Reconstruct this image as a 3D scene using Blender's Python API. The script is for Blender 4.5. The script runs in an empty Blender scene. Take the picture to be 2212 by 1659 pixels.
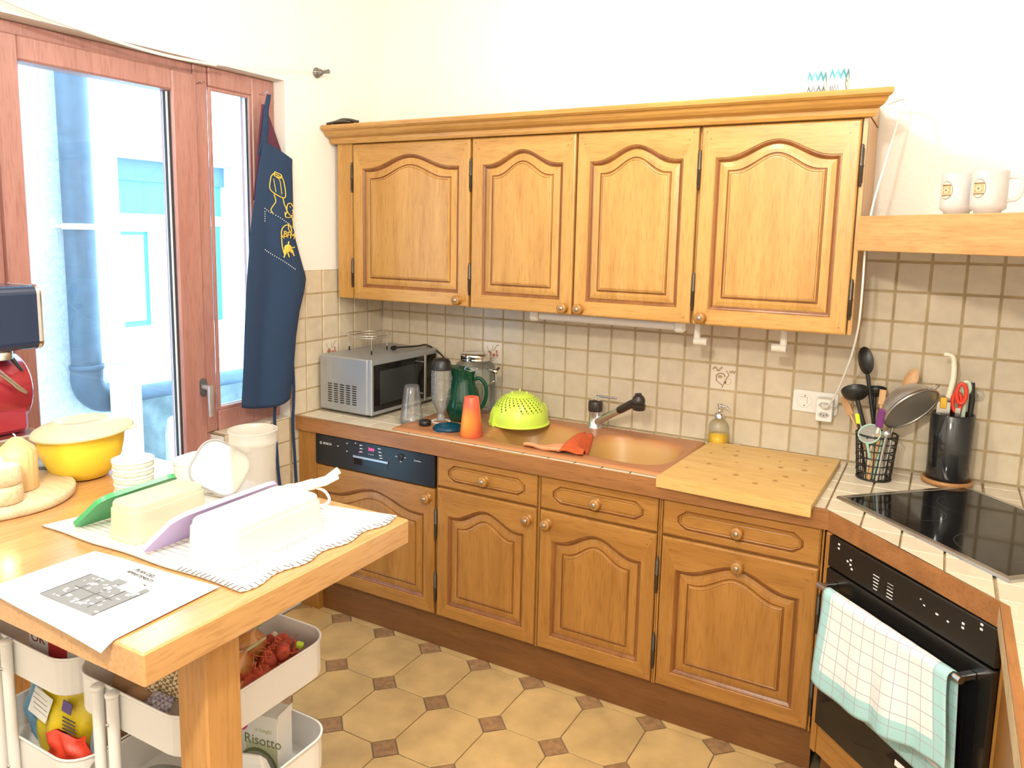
import bpy, math, random
from mathutils import Vector, Matrix
random.seed(7)
PI = math.pi
S = bpy.context.scene
C = S.collection

# ---------------- camera, world, lamps, exposure ----------------
cam_d = bpy.data.cameras.new('camera')
cam = bpy.data.objects.new('camera', cam_d); C.objects.link(cam)
cam_d.sensor_fit = 'HORIZONTAL'; cam_d.sensor_width = 36.0
cam_d.lens = 1671.75 / 2212 * 36.0
cam_d.shift_x = 10.8 / 2212
cam_d.shift_y = -91.6 / 2212
cam_d.clip_start = 0.02
YAW, PIT, ROL = -0.5149, 0.1379, 0.0200
f_ = Vector((math.sin(YAW)*math.cos(PIT), math.cos(YAW)*math.cos(PIT), -math.sin(PIT)))
r_ = Vector((math.cos(YAW), -math.sin(YAW), 0)); u_ = r_.cross(f_)
R2 = r_*math.cos(ROL) + u_*math.sin(ROL); U2 = -r_*math.sin(ROL) + u_*math.cos(ROL)
M = Matrix((R2, U2, -f_)).transposed().to_4x4()
M.translation = Vector((2.302, -2.8736, 1.5934))
cam.matrix_world = M
S.camera = cam

W = bpy.data.worlds.new('sky'); S.world = W; W.use_nodes = True
bg = W.node_tree.nodes['Background']
bg.inputs[0].default_value = (0.40, 0.69, 1.0, 1); bg.inputs[1].default_value = 10.0

def lamp(name, loc, power, rad, col):
    d = bpy.data.lights.new(name, 'POINT'); d.energy = power; d.shadow_soft_size = rad; d.color = col
    o = bpy.data.objects.new(name, d); C.objects.link(o); o.location = loc; return o
lamp('ceiling_lamp', (1.62, -1.12, 2.36), 30, 0.05, (1, 0.935, 0.81))
lamp('room_lamp', (1.92, -3.0, 2.27), 104, 0.07, (1, 0.935, 0.81))
S.view_settings.view_transform = 'Standard'; S.view_settings.look = 'None'
S.view_settings.gamma = 1.0; S.view_settings.use_curve_mapping = False
S.view_settings.exposure = 0.15

# ---------------- materials ----------------
def _nm(name):
    m = bpy.data.materials.new(name); m.use_nodes = True
    nt = m.node_tree; b = nt.nodes['Principled BSDF']; return m, nt, b
def _ramp(nt, stops):
    r = nt.nodes.new('ShaderNodeValToRGB'); e = r.color_ramp.elements
    while len(e) < len(stops): e.new(0.5)
    for i, (p, c) in enumerate(stops): e[i].position = p; e[i].color = (*c, 1)
    return r
def _coords(nt, scale, rnd=True):
    tc = nt.nodes.new('ShaderNodeTexCoord'); mp = nt.nodes.new('ShaderNodeMapping')
    mp.inputs['Scale'].default_value = scale; nt.links.new(tc.outputs['Object'], mp.inputs['Vector'])
    if rnd:
        oi = nt.nodes.new('ShaderNodeObjectInfo'); mu = nt.nodes.new('ShaderNodeMath'); mu.operation = 'MULTIPLY'
        mu.inputs[1].default_value = 37.0; nt.links.new(oi.outputs['Random'], mu.inputs[0])
        nt.links.new(mu.outputs[0], mp.inputs['Location'])
    return mp
def mat(name, col, rough=0.5, metal=0.0, var=0.0, vscale=8.0, bump=0.0, bscale=60.0, spec=0.5, coat=0.0, sss=0.0, emit=0.0, rnd=0.0, trans=0.0):
    m, nt, b = _nm(name)
    b.inputs['Base Color'].default_value = (*col, 1); b.inputs['Roughness'].default_value = rough
    b.inputs['Metallic'].default_value = metal; b.inputs['Specular IOR Level'].default_value = spec
    b.inputs['Coat Weight'].default_value = coat
    if sss: b.inputs['Subsurface Weight'].default_value = sss; b.inputs['Subsurface Scale'].default_value = 0.02
    if trans: b.inputs['Transmission Weight'].default_value = trans
    if emit: b.inputs['Emission Color'].default_value = (*col, 1); b.inputs['Emission Strength'].default_value = emit
    if var or rnd:
        mp = _coords(nt, (1, 1, 1)); n = nt.nodes.new('ShaderNodeTexNoise'); n.inputs['Scale'].default_value = vscale; n.inputs['Detail'].default_value = 5
        nt.links.new(mp.outputs[0], n.inputs['Vector'])
        lo = tuple(max(0, c*(1-var)) for c in col); hi = tuple(min(1, c*(1+var*0.6)) for c in col)
        r = _ramp(nt, [(0.32, lo), (0.68, hi)]); nt.links.new(n.outputs['Fac'], r.inputs[0])
        out = r.outputs[0]
        if rnd:
            oi = nt.nodes.new('ShaderNodeObjectInfo'); hs = nt.nodes.new('ShaderNodeHueSaturation'); mr = nt.nodes.new('ShaderNodeMapRange')
            mr.inputs['To Min'].default_value = 1-rnd; mr.inputs['To Max'].default_value = 1+rnd
            nt.links.new(oi.outputs['Random'], mr.inputs['Value']); nt.links.new(mr.outputs[0], hs.inputs['Value']); nt.links.new(out, hs.inputs['Color']); out = hs.outputs[0]
        nt.links.new(out, b.inputs['Base Color'])
    if bump:
        mp = _coords(nt, (1, 1, 1), False); n = nt.nodes.new('ShaderNodeTexNoise'); n.inputs['Scale'].default_value = bscale; n.inputs['Detail'].default_value = 4
        nt.links.new(mp.outputs[0], n.inputs['Vector']); bp = nt.nodes.new('ShaderNodeBump'); bp.inputs['Strength'].default_value = bump; bp.inputs['Distance'].default_value = 0.004
        nt.links.new(n.outputs['Fac'], bp.inputs['Height']); nt.links.new(bp.outputs[0], b.inputs['Normal'])
    return m
def wood(name, dark, mid, light, axis='z', rough=0.38, fine=1.0, coat=0.15):
    m, nt, b = _nm(name)
    s = {'z': (9, 9, 0.9), 'x': (0.9, 9, 9), 'y': (9, 0.9, 9)}[axis]
    mp = _coords(nt, s)
    n = nt.nodes.new('ShaderNodeTexNoise'); n.inputs['Scale'].default_value = 2.2*fine; n.inputs['Detail'].default_value = 8; n.inputs['Distortion'].default_value = 0.7
    nt.links.new(mp.outputs[0], n.inputs['Vector'])
    r = _ramp(nt, [(0.25, dark), (0.5, mid), (0.75, light)]); nt.links.new(n.outputs['Fac'], r.inputs[0])
    s2 = tuple(v*9 for v in s); mp2 = _coords(nt, s2)
    n2 = nt.nodes.new('ShaderNodeTexNoise'); n2.inputs['Scale'].default_value = 2.0; n2.inputs['Detail'].default_value = 3
    nt.links.new(mp2.outputs[0], n2.inputs['Vector'])
    r2 = _ramp(nt, [(0.34, (0.66, 0.58, 0.50)), (0.50, (1, 1, 1))]); nt.links.new(n2.outputs['Fac'], r2.inputs[0])
    mx = nt.nodes.new('ShaderNodeMix'); mx.data_type = 'RGBA'; mx.blend_type = 'MULTIPLY'; mx.inputs[0].default_value = 0.45
    nt.links.new(r.outputs[0], mx.inputs[6]); nt.links.new(r2.outputs[0], mx.inputs[7])
    nt.links.new(mx.outputs[2], b.inputs['Base Color'])
    bp = nt.nodes.new('ShaderNodeBump'); bp.inputs['Strength'].default_value = 0.12; bp.inputs['Distance'].default_value = 0.002
    nt.links.new(n2.outputs['Fac'], bp.inputs['Height']); nt.links.new(bp.outputs[0], b.inputs['Normal'])
    b.inputs['Roughness'].default_value = rough; b.inputs['Coat Weight'].default_value = coat; b.inputs['Coat Roughness'].default_value = 0.25
    return m
def clear(name, tint=(1, 1, 1), gloss=0.10, rough=0.04, milk=0.0, milkcol=(0.9, 0.9, 0.9)):
    # thin clear sheet: tinted transparency with a Fresnel gloss and some milky diffuse
    m = bpy.data.materials.new(name); m.use_nodes = True; nt = m.node_tree; nt.nodes.clear()
    o = nt.nodes.new('ShaderNodeOutputMaterial'); t = nt.nodes.new('ShaderNodeBsdfTransparent'); t.inputs[0].default_value = (*tint, 1)
    g = nt.nodes.new('ShaderNodeBsdfGlossy'); g.inputs['Roughness'].default_value = rough
    lw = nt.nodes.new('ShaderNodeLayerWeight'); lw.inputs['Blend'].default_value = 0.25
    mr = nt.nodes.new('ShaderNodeMapRange'); mr.inputs['To Min'].default_value = gloss*0.4; mr.inputs['To Max'].default_value = min(1, gloss*5)
    nt.links.new(lw.outputs['Fresnel'], mr.inputs['Value'])
    base = t.outputs[0]
    if milk:
        d = nt.nodes.new('ShaderNodeBsdfDiffuse'); d.inputs[0].default_value = (*milkcol, 1)
        tl = nt.nodes.new('ShaderNodeBsdfTranslucent'); tl.inputs[0].default_value = (*milkcol, 1)
        ma = nt.nodes.new('ShaderNodeMixShader'); ma.inputs[0].default_value = 0.4
        nt.links.new(d.outputs[0], ma.inputs[1]); nt.links.new(tl.outputs[0], ma.inputs[2])
        mm = nt.nodes.new('ShaderNodeMixShader'); mm.inputs[0].default_value = milk
        nt.links.new(t.outputs[0], mm.inputs[1]); nt.links.new(ma.outputs[0], mm.inputs[2]); base = mm.outputs[0]
    mx = nt.nodes.new('ShaderNodeMixShader'); nt.links.new(mr.outputs[0], mx.inputs[0]); nt.links.new(base, mx.inputs[1]); nt.links.new(g.outputs[0], mx.inputs[2])
    nt.links.new(mx.outputs[0], o.inputs[0]); return m
OD, OM, OL = (0.42, 0.205, 0.048), (0.495, 0.262, 0.068), (0.565, 0.312, 0.090)
oak_v = wood('oak_upright', OD, OM, OL, 'z'); oak_h = wood('oak_lying', OD, OM, OL, 'x')
oak_y = wood('oak_depth', OD, OM, OL, 'y')
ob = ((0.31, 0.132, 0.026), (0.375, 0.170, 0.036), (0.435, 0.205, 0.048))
oak_bv = wood('shaded_oak_upright', *ob, 'z', rough=0.33); oak_bh = wood('shaded_oak_lying', *ob, 'x', rough=0.33)  # same oak darkened, so the lamps' falloff low down is in the colour
oak_dark = wood('oak_glazed_groove', (0.16, 0.058, 0.015), (0.23, 0.085, 0.022), (0.30, 0.118, 0.032), 'z', rough=0.3)
oak_edge_y = wood('oak_side_edge', (0.24, 0.10, 0.030), (0.32, 0.135, 0.042), (0.40, 0.175, 0.058), 'y')
oak_edge = wood('oak_counter_edge', (0.24, 0.10, 0.030), (0.32, 0.135, 0.042), (0.40, 0.175, 0.058), 'x')
plinth_m = wood('plinth_brown', (0.150, 0.058, 0.015), (0.185, 0.072, 0.018), (0.22, 0.088, 0.023), 'x', rough=0.5)
red_wood = wood('red_window_wood', (0.37, 0.170, 0.145), (0.42, 0.205, 0.180), (0.46, 0.235, 0.205), 'z', rough=0.4)  # paler and pinker than the wood itself, window haze put into the colour
table_m = wood('beech_table', (0.46, 0.24, 0.09), (0.53, 0.29, 0.115), (0.59, 0.335, 0.14), 'y', rough=0.22, coat=0.3)
table_v = wood('beech_leg', (0.42, 0.20, 0.06), (0.50, 0.25, 0.08), (0.56, 0.29, 0.10), 'z', rough=0.4)
beam_m = wood('beam_oak', (0.46, 0.22, 0.075), (0.56, 0.29, 0.11), (0.63, 0.34, 0.14), 'x', rough=0.5, fine=1.6)
board_m = wood('pine_board', (0.58, 0.34, 0.10), (0.66, 0.41, 0.14), (0.72, 0.48, 0.19), 'x', rough=0.45)
pale_wood = wood('pale_wood', (0.55, 0.40, 0.25), (0.66, 0.51, 0.34), (0.74, 0.60, 0.43), 'x', rough=0.6)
spoon_wood = wood('spoon_wood', (0.50, 0.28, 0.12), (0.58, 0.34, 0.16), (0.64, 0.40, 0.20), 'z', rough=0.6)
plaster = mat('white_plaster', (0.86, 0.84, 0.80), 0.85, bump=0.35, bscale=90)
plaster_rough = mat('rough_plaster', (0.80, 0.78, 0.74), 0.9, var=0.12, vscale=40, bump=0.9, bscale=70)
tile_m = mat('beige_tile', (0.63, 0.54, 0.405), 0.32, var=0.07, vscale=25, bump=0.05, bscale=30, rnd=0.04)
tile_pic = mat('pale_picture_tile', (0.72, 0.64, 0.53), 0.28)
ctile_m = mat('counter_tile', (0.68, 0.60, 0.46), 0.3, var=0.06, vscale=20, rnd=0.04)
grout_m = mat('brown_grout', (0.46, 0.35, 0.20), 0.9, var=0.2, vscale=15)
floor_m = mat('octagon_floor_tile', (0.575, 0.385, 0.165), 0.35, var=0.20, vscale=9, rnd=0.07)
dot_m = mat('brown_dot_tile', (0.33, 0.185, 0.085), 0.5, var=0.3, vscale=50, bump=0.3, bscale=60, rnd=0.1)
fgrout_m = mat('floor_grout', (0.20, 0.14, 0.085), 0.9)
print_brown = mat('brown_print', (0.22, 0.10, 0.05), 0.5); print_red = mat('rust_print', (0.45, 0.16, 0.10), 0.5); print_pale = mat('pale_brown_print', (0.42, 0.30, 0.17), 0.5)
white_pl = mat('white_plastic', (0.80, 0.78, 0.74), 0.35); cream_pl = mat('cream_plastic', (0.74, 0.70, 0.62), 0.4)
white_met = mat('white_enamel', (0.80, 0.78, 0.75), 0.32)
black_gl = mat('black_glass', (0.007, 0.007, 0.008), 0.07, spec=0.45); black_pl = mat('black_plastic', (0.012, 0.012, 0.013), 0.35)
navy_pan = mat('dark_panel', (0.010, 0.012, 0.016), 0.22, spec=0.5)
steel = mat('brushed_steel', (0.55, 0.54, 0.52), 0.28, metal=1.0); chrome = mat('chrome', (0.75, 0.75, 0.76), 0.08, metal=1.0)
silver_paint = mat('silver_paint', (0.42, 0.44, 0.47), 0.35, metal=0.55); iron = mat('dark_iron', (0.10, 0.085, 0.07), 0.35, metal=0.8)
white_print = mat('white_print', (0.75, 0.75, 0.75), 0.5); red_led = mat('red_display', (1.0, 0.05, 0.20), 0.5, emit=3.0)
knob_metal = mat('pewter_button', (0.42, 0.36, 0.29), 0.3, metal=0.8)

# ---------------- mesh helpers ----------------
class MB:
    def __init__(s): s.v = []; s.f = []; s.mi = []; s.sm = []; s.m = 0; s.T = None
    def add(s, vs, fs, smooth=False):
        o = len(s.v)
        for v in vs:
            v = Vector(v)
            if s.T is not None: v = s.T @ v
            s.v.append(tuple(v))
        for f in fs: s.f.append([o+i for i in f]); s.mi.append(s.m); s.sm.append(smooth)
        return s
    def box(s, x0, x1, y0, y1, z0, z1, b=0.0):
        if x0 > x1: x0, x1 = x1, x0
        if y0 > y1: y0, y1 = y1, y0
        if z0 > z1: z0, z1 = z1, z0
        if b <= 0:
            return s.add([(x0,y0,z0),(x1,y0,z0),(x1,y1,z0),(x0,y1,z0),(x0,y0,z1),(x1,y0,z1),(x1,y1,z1),(x0,y1,z1)],
                [(0,3,2,1),(4,5,6,7),(0,1,5,4),(1,2,6,5),(2,3,7,6),(3,0,4,7)])
        b = min(b, (x1-x0)*0.45, (y1-y0)*0.45, (z1-z0)*0.45)
        vs = []; idx = {}
        for ix in (0, 1):
            for iy in (0, 1):
                for iz in (0, 1):
                    X = (x0, x1)[ix]; Y = (y0, y1)[iy]; Z = (z0, z1)[iz]
                    dx = b*(1-2*ix); dy = b*(1-2*iy); dz = b*(1-2*iz)
                    for a, p in (('x', (X, Y+dy, Z+dz)), ('y', (X+dx, Y, Z+dz)), ('z', (X+dx, Y+dy, Z))):
                        idx[ix, iy, iz, a] = len(vs); vs.append(p)
        fs = []
        g = lambda *k: idx[k]
        for i in (0, 1):
            q = [g(i,0,0,'x'), g(i,1,0,'x'), g(i,1,1,'x'), g(i,0,1,'x')]; fs.append(q if i else q[::-1])
            q = [g(0,i,0,'y'), g(0,i,1,'y'), g(1,i,1,'y'), g(1,i,0,'y')]; fs.append(q if i else q[::-1])
            q = [g(0,0,i,'z'), g(1,0,i,'z'), g(1,1,i,'z'), g(0,1,i,'z')]; fs.append(q if i else q[::-1])
        for i in (0, 1):
            for j in (0, 1):
                q = [g(i,j,0,'x'), g(i,j,0,'y'), g(i,j,1,'y'), g(i,j,1,'x')]; fs.append(q if i == j else q[::-1])
                q = [g(i,0,j,'x'), g(i,1,j,'x'), g(i,1,j,'z'), g(i,0,j,'z')]; fs.append(q if i != j else q[::-1])
                q = [g(0,i,j,'y'), g(1,i,j,'y'), g(1,i,j,'z'), g(0,i,j,'z')]; fs.append(q if i == j else q[::-1])
                for k in (0, 1):
                    t = [g(i,j,k,'x'), g(i,j,k,'y'), g(i,j,k,'z')]; fs.append(t if (i+j+k) % 2 else t[::-1])
        return s.add(vs, fs)
    def loft(s, rings, cap0=True, cap1=True, smooth=False, closed=True):
        n = len(rings[0]); vs = [p for r in rings for p in r]; fs = []
        for k in range(len(rings)-1):
            for i in range(n if closed else n-1):
                j = (i+1) % n; fs.append((k*n+i, k*n+j, (k+1)*n+j, (k+1)*n+i))
        s.add(vs, fs, smooth)
        if cap0: s.add(rings[0], [tuple(range(n))[::-1]])
        if cap1: s.add(rings[-1], [tuple(range(n))])
        return s
    def lathe(s, prof, c=(0, 0, 0), n=32, axis='z', mod=None, smooth=True, cap=True, skip=None):
        rings = []
        for r, h in prof:
            ring = []
            for i in range(n):
                a = 2*PI*i/n; rr = r*(mod(a, h) if mod else 1)
                p = (rr*math.cos(a), rr*math.sin(a), h)
                if axis == 'x': p = (h, p[0], p[1])
                if axis == 'y': p = (p[1], h, p[0])
                ring.append((c[0]+p[0], c[1]+p[1], c[2]+p[2]))
            rings.append(ring)
        if skip:
            vs = [p for r in rings for p in r]; fs = []
            for k in range(len(rings)-1):
                for i in range(n):
                    if not skip(k, i): j = (i+1) % n; fs.append((k*n+i, k*n+j, (k+1)*n+j, (k+1)*n+i))
            return s.add(vs, fs, smooth)
        return s.loft(rings, cap and prof[0][0] > 1e-5, cap and prof[-1][0] > 1e-5, smooth)
    def tube(s, pts, r, n=8, cap=True, smooth=True, closed=False):
        pts = [Vector(p) for p in pts]; rings = []
        rad = r if isinstance(r, (list, tuple)) else [r]*len(pts)
        N = len(pts); prev = None
        for i, p in enumerate(pts):
            if closed: t = pts[(i+1) % N]-pts[i-1]
            else: t = pts[min(i+1, N-1)]-pts[max(i-1, 0)]
            t.normalize()
            if prev is None:
                a = Vector((0, 0, 1)) if abs(t.z) < 0.9 else Vector((1, 0, 0)); u = t.cross(a).normalized()
            else: u = (prev - t*prev.dot(t)).normalized()
            prev = u; v = t.cross(u)
            rings.append([tuple(p+(u*math.cos(2*PI*k/n)+v*math.sin(2*PI*k/n))*rad[i]) for k in range(n)])
        if closed: rings.append(rings[0]); return s.loft(rings, False, False, smooth)
        return s.loft(rings, cap, cap, smooth)
    def ball(s, c, r, n=16, sq=(1, 1, 1)):
        m = n//2
        pr = [(max(1e-6, math.sin(PI*i/m)), -math.cos(PI*i/m)) for i in range(m+1)]
        old = s.T; T = Matrix.Translation(c) @ Matrix.Diagonal((r*sq[0], r*sq[1], r*sq[2], 1)); s.T = old @ T if old is not None else T
        s.lathe(pr, n=n, cap=False); s.T = old; return s
    def prism(s, poly, z0, z1, b=0.0):
        if b:
            cx = sum(p[0] for p in poly)/len(poly); cy = sum(p[1] for p in poly)/len(poly)
            R = max(math.hypot(p[0]-cx, p[1]-cy) for p in poly); k = 1-b/R
            sh = [(cx+(p[0]-cx)*k, cy+(p[1]-cy)*k, z1) for p in poly]
            return s.loft([[(*p[:2], z0) for p in poly], [(*p[:2], z1-b) for p in poly], sh])
        return s.loft([[(*p[:2], z0) for p in poly], [(*p[:2], z1) for p in poly]])
    def grid(s, fn, nu, nv, smooth=True):
        vs = [fn(i/nu, j/nv) for j in range(nv+1) for i in range(nu+1)]; w = nu+1
        return s.add(vs, [(j*w+i, j*w+i+1, (j+1)*w+i+1, (j+1)*w+i) for j in range(nv) for i in range(nu)], smooth)
    def sheet(s, fn, nu, nv, off):
        # cloth or paper: a grid and its back, offset along z or by off vector, joined at the rim
        g = lambda k: [Vector(fn(i/nu, j/nv))+Vector(off)*k for j in range(nv+1) for i in range(nu+1)]
        w = nu+1; n = w*(nv+1)
        fs = [(j*w+i, j*w+i+1, (j+1)*w+i+1, (j+1)*w+i) for j in range(nv) for i in range(nu)]
        fs += [tuple(n+a for a in f[::-1]) for f in fs]
        rim = [i for i in range(w)] + [j*w+nu for j in range(1, nv+1)] + [nv*w+i for i in range(nu-1, -1, -1)] + [j*w for j in range(nv-1, 0, -1)]
        for a, b in zip(rim, rim[1:]+rim[:1]): fs.append((b, a, n+a, n+b))
        return s.add(g(0)+g(1), fs, True)
    def mesh(s, name, mats):
        me = bpy.data.meshes.new(name); me.from_pydata(s.v, [], s.f)
        for m in (mats if isinstance(mats, (list, tuple)) else [mats]): me.materials.append(m)
        me.polygons.foreach_set('material_index', s.mi); me.polygons.foreach_set('use_smooth', s.sm)
        me.update(); return me
def obj(name, mb, mats, parent=None, loc=None, rot=None):
    me = mb if isinstance(mb, bpy.types.Mesh) else mb.mesh(name, mats)
    o = bpy.data.objects.new(name, me); C.objects.link(o)
    if parent is not None: o.parent = parent
    if loc: o.location = loc
    if rot: o.rotation_euler = rot
    return o
def tag(o, label, cat, group=None):
    o['label'] = label; o['category'] = cat
    if group: o['group'] = group
    return o
def thing(name, label, cat, loc=(0, 0, 0), rz=0, group=None):
    o = bpy.data.objects.new(name, None); C.objects.link(o); o.empty_display_size = 0.05
    o.location = loc; o.rotation_euler = (0, 0, rz); return tag(o, label, cat, group)
def struct(name, mb, mats):
    o = obj(name, mb, mats); o['kind'] = 'structure'; return o
def stuff(o): o['kind'] = 'stuff'; return o
def text(name, body, size, m, parent, loc, rot, ext=0.0003, align='CENTER'):
    d = bpy.data.curves.new(name, 'FONT'); d.body = body; d.size = size; d.extrude = ext; d.align_x = align; d.align_y = 'CENTER'
    d.resolution_u = 3; o = bpy.data.objects.new(name, d); me = bpy.data.meshes.new_from_object(o); bpy.data.objects.remove(o); bpy.data.curves.remove(d)
    me.name = name; me.materials.clear(); me.materials.append(m); o = bpy.data.objects.new(name, me); C.objects.link(o); o.parent = parent; o.location = loc; o.rotation_euler = rot; return o
def rrect(w, d, r, n=5):
    p = []
    for cx, cy, a0 in ((w/2-r, d/2-r, 0), (-w/2+r, d/2-r, PI/2), (-w/2+r, -d/2+r, PI), (w/2-r, -d/2+r, 1.5*PI)):
        for i in range(n+1): a = a0+PI/2*i/n; p.append((cx+r*math.cos(a), cy+r*math.sin(a)))
    return p
def ring3(pts, z, ox=0, oy=0): return [(x+ox, y+oy, z) for x, y in pts]
def sm(a, b, x):
    t = max(0.0, min(1.0, (x-a)/(b-a))); return t*t*(3-2*t)
def spline(pts, n=8):
    P = [Vector(p) for p in pts]; P = [P[0]*2-P[1]] + P + [P[-1]*2-P[-2]]; out = []
    for i in range(1, len(P)-2):
        a, b, c, d = P[i-1:i+3]
        for k in range(n):
            t = k/n; out.append(0.5*((2*b)+(c-a)*t+(2*a-5*b+4*c-d)*t*t+(3*b-a-3*c+d)*t**3))
    out.append(P[-2]); return [tuple(p) for p in out]
def clip(poly, a, b, c):
    # keep a*x+b*y<=c
    out = []
    for i in range(len(poly)):
        p, q = poly[i], poly[(i+1) % len(poly)]; dp = a*p[0]+b*p[1]-c; dq = a*q[0]+b*q[1]-c
        if dp <= 0: out.append(p)
        if dp*dq < 0: t = dp/(dp-dq); out.append((p[0]+(q[0]-p[0])*t, p[1]+(q[1]-p[1])*t))
    return out
def area(p): return abs(sum(p[i][0]*p[(i+1) % len(p)][1]-p[(i+1) % len(p)][0]*p[i][1] for i in range(len(p))))/2
# ---------------- structure: floor, walls, ceiling ----------------
XR, YB, ZC = 3.04, -4.2, 2.8
fl = struct('floor', MB().box(-0.3, XR+0.1, YB-0.1, 0.2, -0.12, -0.004), fgrout_m)
px, py, g = 0.2235, 0.279, 0.0525
X0, Y0 = 0.902, -0.843
cells = []
for i in range(-4, 10):
    for j in range(-5, 3):
        x = X0+i*px; y = Y0+j*py
        cells.append((x, y))
tilebase = None
def octo(x, y):
    e = 0.0018; q = g
    return [(x+q+e, y+e), (x+px-q-e, y+e), (x+px-e, y+q+e), (x+px-e, y+py-q-e), (x+px-q-e, y+py-e), (x+q+e, y+py-e), (x+e, y+py-q-e), (x+e, y+q+e)]
def clip_room(p):
    for a, b, c in ((-1, 0, -0.003), (1, 0, XR-0.003), (0, 1, -0.53)): p = clip(p, a, b, c)
    return p
full = None; fdot = None
for x, y in cells:
    p = octo(0, 0); w = [(x+a, y+b) for a, b in p]; cl = clip_room(w)
    if len(cl) > 2 and area(cl) > 2e-4:
        if abs(area(cl)-area(w)) < 1e-7:
            if full is None: full = MB().prism(p, -0.004, 0.0, 0.0012).mesh('tile', floor_m)
            obj('tile', full, None, fl, (x, y, 0))
        else: obj('tile', MB().prism([(a-x, b-y) for a, b in cl], -0.004, 0.0, 0.0012), floor_m, fl, (x, y, 0))
    d = g-0.003; p = [(d, 0), (0, d), (-d, 0), (0, -d)]; w = [(x+a, y+b) for a, b in p]; cl = clip_room(w)
    if len(cl) > 2 and area(cl) > 1e-4:
        if abs(area(cl)-area(w)) < 1e-7:
            if fdot is None: fdot = MB().prism(p, -0.004, -0.0004, 0.001).mesh('dot_tile', dot_m)
            obj('dot_tile', fdot, None, fl, (x, y, 0))
        else: obj('dot_tile', MB().prism([(a-x, b-y) for a, b in cl], -0.004, -0.0004, 0.001), dot_m, fl, (x, y, 0))

wb = struct('wall_back', MB().box(-0.3, XR+0.1, 0.006, 0.2, -0.1, ZC), plaster)
wl = struct('wall_left', MB().box(-0.25, -0.006, -0.595, 0.006, -0.1, ZC).box(-0.25, -0.006, -1.70, -0.595, 2.168, ZC)
            .box(-0.25, -0.006, -0.935, -0.595, -0.1, 0.822).box(-0.25, -0.006, YB, -1.70, -0.1, ZC), plaster)
struct('wall_right', MB().box(XR, XR+0.1, YB, 0.006, -0.1, ZC), plaster)
struct('wall_rear', MB().box(-0.25, XR+0.1, YB-0.1, YB, -0.1, ZC), plaster)
struct('ceiling', MB().box(-0.25, XR+0.1, YB-0.1, 0.2, ZC, ZC+0.1), plaster)

# wall tiles, 10 cm grid, joints recessed
tmesh = MB().box(-0.0468, 0.0468, 0, 0.0075, -0.0468, 0.0468, 0.0022).mesh('tile', tile_m)
pmesh = MB().box(-0.0468, 0.0468, 0, 0.0075, -0.0468, 0.0468, 0.0022).mesh('tile', tile_pic)
def wall_tile(par, a0, a1, z0, z1, wall, pic=False):
    k = 0.1
    o = obj('tile', pmesh if pic else tmesh, None, par)
    j = lambda: random.uniform(-0.004, 0.004)
    if wall == 'back':
        o.location = ((a0+a1)/2, 0, (z0+z1)/2); o.scale = ((a1-a0)/k, 1, (z1-z0)/k); o.rotation_euler = (j(), 0, j())
    else:
        o.location = (0, (a0+a1)/2, (z0+z1)/2); o.scale = (abs(a1-a0)/k, 1, (z1-z0)/k); o.rotation_euler = (j(), 0, PI/2+j())
    return o
obj('grout', MB().box(0, XR, 0.0026, 0.007, 0.80, 1.64), grout_m, wb)
xs = [0.0] + [0.054+0.1*i for i in range(0, 30)]
pics = {}
for i in range(len(xs)-1):
    for k in range(8):
        z = 0.83+0.1*k
        if z > 1.32 and xs[i+1] < 2.05: continue
        pic = (i == 16 and k == 2) or (i == 6 and k == 2)
        o = wall_tile(wb, xs[i], xs[i+1], z, z+0.1, 'back', pic)
        if pic: pics[i] = o
obj('grout', MB().box(-0.007, -0.0026, -0.596, 0.0, 0.02, 1.428).box(-0.007, -0.0026, -0.935, -0.595, 0.02, 0.826)
    .box(-0.25, -0.004, -0.935, -0.596, 0.820, 0.826), grout_m, wl)
ys = [0.0] + [-0.105-0.1*i for i in range(0, 5)] + [-0.596]
for i in range(len(ys)-1):
    for k in range(14):
        z = 0.03+0.1*k
        if z < 0.8 and ys[i+1] > -0.55: continue
        o = wall_tile(wl, ys[i+1], ys[i], z, z+0.1 if k < 13 else 1.428, 'left', i == 3 and k == 10)
        if i == 3 and k == 10: pics['left'] = o
for a0, a1 in ((-0.705, -0.605), (-0.805, -0.705), (-0.905, -0.805), (-0.935, -0.905)):
    for k in range(8): wall_tile(wl, a0, a1, 0.03+0.1*k, 0.13+0.1*k if k < 7 else 0.826, 'left')
lt = MB().box(-0.0484, 0.0484, -0.0484, 0.0484, 0, 0.006, 0.002).mesh('ledge_tile', tile_m)
for a0, a1 in ((-0.705, -0.598), (-0.805, -0.705), (-0.935, -0.805)):
    o = obj('ledge_tile', lt, None, wl, (-0.033, (a0+a1)/2, 0.826)); o.scale = (0.066/0.1, (a1-a0)/0.1, 1)
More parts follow.
